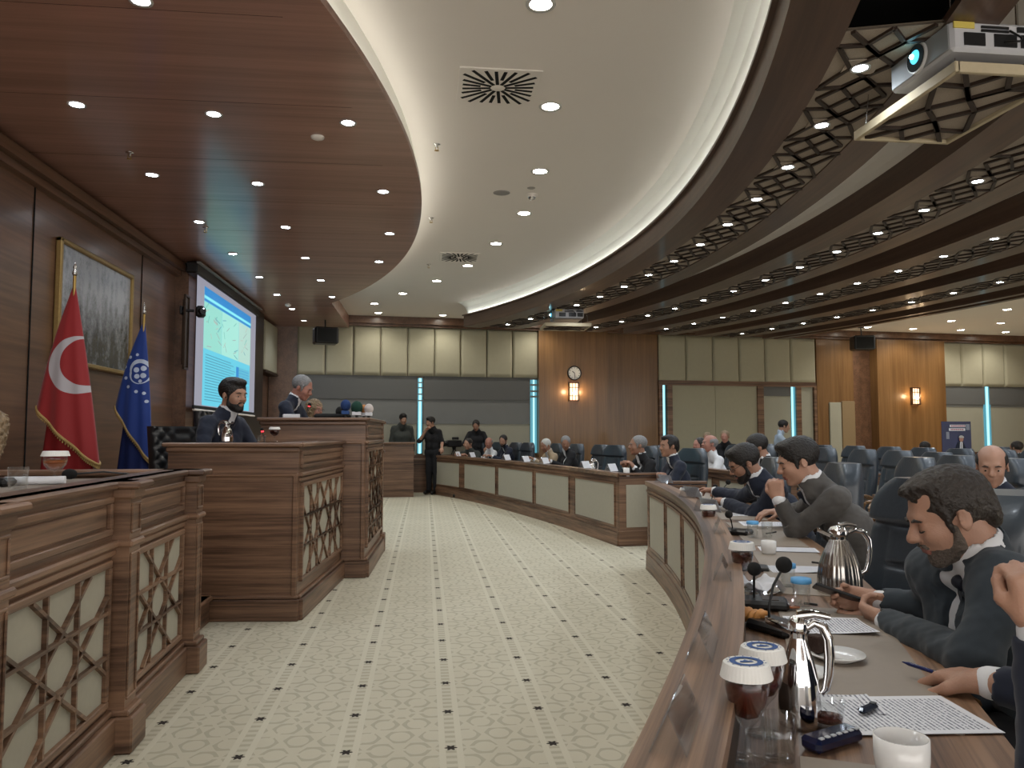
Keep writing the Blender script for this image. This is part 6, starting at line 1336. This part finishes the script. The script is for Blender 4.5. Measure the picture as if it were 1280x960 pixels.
# ring on the raised fist is tiny; phone in the seated man's hands
a = V3(at(1048, 742, 2.47)); t = thing('mobile_phone', 'dark mobile phone held up in the seated man’s hands', 'phone', tuple(a), .6); R_ = Matrix.Rotation(.55, 3, 'Z') @ Matrix.Rotation(.30, 3, 'X') @ Matrix.Rotation(.35, 3, 'Y')
MB().box((0, 0, 0), (.074, .15, .009), R=R_, ch=.003).build('phone_body', M['black'], t); MB().box(R_ @ Vector((0, 0, .0048)), (.068, .142, .001), R=R_).build('glass_back', pm('phone_glass', (.02, .022, .025), .08), t)
thermos(stand_on(1050, 741, TZ), 'large ribbed steel coffee pot standing left of the hands with the phone', M['steel'], .245, .074, -.25)
x, y, z = stand_on(1036, 782); sheet((x, y, PZ), arc_dir(x, y) + .15, 'curled printed sheet under the hands of the man with the phone', .21, .22, dog=.035)
x, y, z = stand_on(1000, 712); sheet((x, y, PZ), arc_dir(x, y) + .1, 'white sheet with a folded corner left of the steel pot', .17, .25, dog=.03)
x, y, z = stand_on(985, 687); sheet((x, y, PZ), arc_dir(x, y), 'white sheet behind the small white cup', .15, .27)
x, y, z = stand_on(955, 655); sheet((x, y, PZ), arc_dir(x, y), 'white sheet before the man in the grey suit', .24, .28)
x, y, z = stand_on(935, 643); sheet((x, y, PZ), arc_dir(x, y) + .1, 'sheet of paper between the grey suit and the navy suit', .21, .26)
x, y, z = stand_on(918, 633); sheet((x, y, PZ + .001), arc_dir(x, y), 'paper under the hands of the man with glasses', .21, .29)
cup(stand_on(961, 692), 'small white porcelain cup in the middle of the desk', .035, .060)
tumbler(stand_on(1002, 757), 'clear glass with a light blue lid by the round black microphone', .030, .085, 'bluelid')
tumbler(stand_on(990, 762), 'clear glass with a little yellow drink at the foot of the blue-lidded one', .030, .03, None, 'amber')
tumbler(stand_on(985, 733), 'clear glass with a pale blue cover just beyond the crumpled napkin', .027, .08, 'bluelid')
tumbler(stand_on(941, 672), 'clear water glass with a blue cover, before the grey suit', .030, .085, 'bluelid'); tumbler(stand_on(959, 672), 'clear water glass right of the blue-covered one', .030, .085)
x, y, z = stand_on(948, 741, PZ); nap = MB(); random.seed(5)
nap.grid(lambda u, v: ((u - .5) * .15, (v - .5) * .12, .012 + .022 * math.sin(u * 7 + v * 3) * math.sin(v * 6 - u * 2) + .012 * math.sin(u * 17) * math.sin(v * 13)), 24, 24)
nap.grid(lambda u, v: ((u - .5) * .15, (v - .5) * .12, .0115 + .022 * math.sin(u * 7 + v * 3) * math.sin(v * 6 - u * 2) + .012 * math.sin(u * 17) * math.sin(v * 13) - .001), 24, 24, flip=True)
tag(nap.build('napkin', M['paper'], None, (x, y, z + .018), .5), 'crumpled white paper napkin beside the second tea glass', 'napkin')
x, y, z = stand_on(922, 738, TZ); t = thing('serving_tray', 'small dark oval tray at the inner edge of the desk', 'tray', (x + .06, y - .01, z), .9); MB().lathe([(0, .002), (.13, .002), (.15, .012), (.155, .012), (.135, 0), (0, 0)], 40, sy=.62).build('tray_body', M['chrome'], t)
tea_glass((x + .015, y - .01, z + .003), 'stemmed tea glass with a plain lid on the small tray, second along the desk', .038, .17)
tea_glass(stand_on(886, 668, TZ), 'stemmed tea glass third along the desk, in front of the grey suit', .038, .165)
tea_glass(stand_on(870, 637, TZ), 'amber drink in a lidded glass near the far tip of the desk', .036, .13, 'amber')
tea_glass(stand_on(856, 628, TZ), 'small dark tea glass beside the navy-suited man at the desk tip', .034, .12)
gooseneck(stand_on(972, 790, TZ), .4, 'black round-headed microphone rising in front of the man with the phone', .165, -.055, r=.024)
gooseneck(stand_on(955, 760, TZ), 1.2, 'black microphone with a short stem lying over the pastry plate', .12, .05, r=.022)
gooseneck(stand_on(922, 668, TZ), .8, 'black microphone at the inner desk edge before the grey suit', .10, .04, r=.022)
gooseneck(stand_on(893, 632, TZ), .3, 'left of two black microphones in front of the man with glasses', .13, -.03, r=.022)
gooseneck(stand_on(905, 626, TZ), .3, 'right of two black microphones in front of the man with glasses', .14, -.06, r=.022)
x, y, z = stand_on(958, 782, TZ); plate((x - .01, y + .0, z), 'white saucer by the round black microphone', .066)
x, y, z = stand_on(942, 783, TZ); t = thing('croissant', 'small golden croissant at the inner edge of the desk', 'pastry', (x, y, z + .002), .6)
MB().grid(lambda u, v: ((.030 + .0035 * math.sin(v * 30)) * math.sin(PI * v) ** .7 * math.cos(2 * PI * u), (v - .5) * .095, .026 + (.024 + .003 * math.sin(v * 30)) * math.sin(PI * v) ** .7 * math.sin(2 * PI * u) - .01 * math.cos(2 * PI * (v - .5)) + .006), 20, 30, True).build('crust', M['pastry'], t)
x, y, z = stand_on(940, 712, TZ); tag(MB().box((0, 0, .008), (.10, .13, .016), ch=.004).build('notebook', M['black'], None, (x, y, z), arc_dir(x, y)), 'closed black notebook between the ledge and the desk pads', 'notebook')
for (a, b_, lab) in (((1015, 704), (1030, 706), 'dark pen on the pad beyond the blue-capped glasses'), ((1005, 756), (1022, 758), 'slim dark pen near the yellow drink'), ((958, 668), (970, 666), 'small dark object like a pen before the grey suit')):
    p_, q_ = Vector(stand_on(*a)), Vector(stand_on(*b_)); d = (q_ - p_); o_ = MB().tube([(0, 0, .005), tuple(d + Vector((0, 0, .005)))], .004, 8).build('pen', M['black'], None, tuple(p_)); tag(o_, lab, 'pen')
# acrylic name holders on the ledge
def holder(x, y, yaw, label, z=.86, card=True, w=.19, hg=.085, group=None):
    t = thing('name_holder', label, 'name holder', (x, y, z), yaw, group)
    for s_ in (-1, 1): MB().box((0, s_ * hg * .205, hg * .48), (w, .0025, hg * 1.02), R=Matrix.Rotation(s_ * .42, 3, 'X')).build('acrylic_plate', M['acrylic'], t)
    if card: MB().box((0, -hg * .235, hg * .47), (w * .94, .0015, hg * .92), R=Matrix.Rotation(-.42, 3, 'X')).build('name_card', M['paper'], t)
    return t
labs = {(846, 915): 'clear empty acrylic name holder on the ledge, nearest the camera', (878, 812): 'clear acrylic name holder on the ledge left of the lidded glasses', (903, 720): 'clear acrylic name holder on the ledge beside the tray', (899, 665): 'clear acrylic holder on the ledge beside the third tea glass'}
for (px, py), lab in labs.items(): p = on_z(px, py, .86); holder(p.x, p.y, arc_dir(p.x, p.y), lab, card=False, hg=.065)
for (px, py), lab in {(878, 640): 'white name card on the ledge before the man with glasses', (858, 622): 'white name card on the ledge beside the amber drink', (826, 604): 'white name card at the very tip of the near desk'}.items(): p = on_z(px, py, .86); holder(p.x + .03, p.y, arc_dir(p.x, p.y) + .5, lab)
def fd_at(px, o): i = min(range(len(FPATH)), key=lambda i: abs(px_of(*fd(i, o), .9) - px)); return fd(i, o), FNORM[i]
for px, lab in ((546, 'first white name card from the left end of the far desk'), (572, 'name card in front of the dark-haired person at the far desk'), (589, 'name card left of the bald man in white'), (632, 'name card before the dark-suited man at the far desk'), (657, 'name card before the empty chair left of the white-haired man'), (679, 'name card before the white-haired man in beige'), (730, 'name card right of the man in the black jacket'), (764.7, 'last name card near the corner of the far desk, left of the profile man')):
    (x, y), nn = fd_at(px, .05); holder(x, y, math.atan2(nn[1], nn[0]) + PI / 2 - .9, lab, w=.2, hg=.11)
# cups at the far desk corner
(x, y), nn = fd_at(783, .3); cup((x, y, TZ), 'white cup in front of the profile man at the far desk corner', .04, .14)
(x, y), nn = fd_at(741, .25); thermos((x, y, TZ), 'small silver pot behind a name card on the far desk', M['steel'], .22, .06)
# ---------------------------------------------------------------- dais desk and rostrum things
tea_glass(tuple(on_z(68, 605, 1.0765)), 'stemmed glass of pale tea with a white lid on the left dais desk', .052, .16, 'amber', emblem=False, level=.45)
tumbler(tuple(on_z(22, 612, 1.0765)), 'clear tumbler on the left dais desk beside the rolled paper', .042, .10)
p = on_z(40, 606, 1.0765); tag(MB().tube([(-.12, 0, .02), (.14, 0.02, .02)], .02, 12).build('rolled_paper', M['paper'], None, tuple(p), .1), 'roll of white paper on the left dais desk', 'paper')
p = on_z(2, 608, 1.0765); tag(MB().box((0, 0, .02), (.09, .12, .04), ch=.015).build('black_pouch', M['black'], None, tuple(p)), 'small black rounded object at the left edge of the dais desk', 'pouch')
p = on_z(92, 601, 1.0765); t = thing('conference_microphone', 'black microphone lying low across the left dais desk with its long stem', 'microphone', tuple(p), .15)
MB().tube([(0, 0, .035), (.14, .01, .045), (.26, .03, .03)], .005, 8).build('gooseneck', M['black'], t); MB().ball((-.02, 0, .035), .028, 16, (1.35, 1, 1)).build('foam_windscreen', M['foam'], t); MB().box((.30, .03, .016), (.10, .12, .03), ch=.008).build('base', M['black'], t)
zt = 1.26
p = at(283, 548, 6.15); thermos((p.x, p.y, 1.26), 'chrome coffee pot on the ledge of the middle rostrum desk', M['chrome'], .165, .052, 2.8, 'smooth')
p = at(343, 548, 6.1); tea_glass((p.x, p.y, 1.26), 'lidded tea glass on the middle rostrum desk right of the bearded man', .035, .115, 'teaglass', emblem=False)
p = at(327, 548, 6.1); tumbler((p.x, p.y, 1.26), 'short water glass left of the tea glass on the rostrum desk', .034, .05)
p = at(331, 548, 6.3); gooseneck((p.x, p.y, 1.12), .2, 'thin microphone with a red ring in front of the bearded man', .23, .02, ring=True, r=.014)
# podium top: press microphones
def pmic(px, py, dep, label, col, r, hgt, tilt=0):
    p = at(px, py, dep); zb = 1.475; t = thing('press_microphone', label, 'microphone', (p.x, p.y, zb)); m = pm('foam_' + label.split()[0], col, .95, bump=.3, bscale=200)
    MB().tube([(0, 0, 0.0), (0, 0, hgt * .4)], .014, 10).build('handle', M['black'], t); MB().ball((0, 0, hgt * .62), r, 18, (1, 1, 1.15)).build('foam_windscreen', m, t); MB().box((0, 0, hgt * .28), (r * 1.5, r * 1.5, .035), ch=.004).build('channel_cube', M['paper'] if 'blue' not in label else M['blueprint'], t)
pmic(432, 515, 7.75, 'blue and black press microphone, leftmost of the bunch on the podium', (.02, .05, .16), .050, .21); pmic(446, 515, 7.7, 'dark green press microphone in the podium bunch', (.012, .05, .035), .058, .17); pmic(455, 515, 7.78, 'orange press microphone between the green and the white ones', (.50, .22, .08), .040, .15); pmic(461, 515, 7.7, 'white and red press microphone, rightmost of the podium bunch', (.55, .50, .48), .045, .15)
pmic(425, 516, 7.95, 'black press microphone lying behind the blue one on the podium', (.01, .01, .01), .045, .12)
p = at(416, 519, 7.9); tag(MB().box((0, 0, .025), (.36, .16, .05), ch=.02).build('camera_bag', M['foam'], None, (p.x, p.y, 1.476)), 'low black cloth bag on the podium left of the press microphones', 'bag')
p = at(364, 520, 7.75); tag(MB().box((0, 0, .02), (.16, .2, .04), ch=.004).build('paper_stack', M['paper'], None, (p.x, p.y, 1.476), .2), 'short stack of white papers on the podium before the speaker', 'paper')
p = at(384, 521, 7.8); gooseneck((p.x, p.y, 1.476), .2, 'podium microphone with a red ring in front of the speaker', .13, -.02, ring=True, r=.018, base=False)
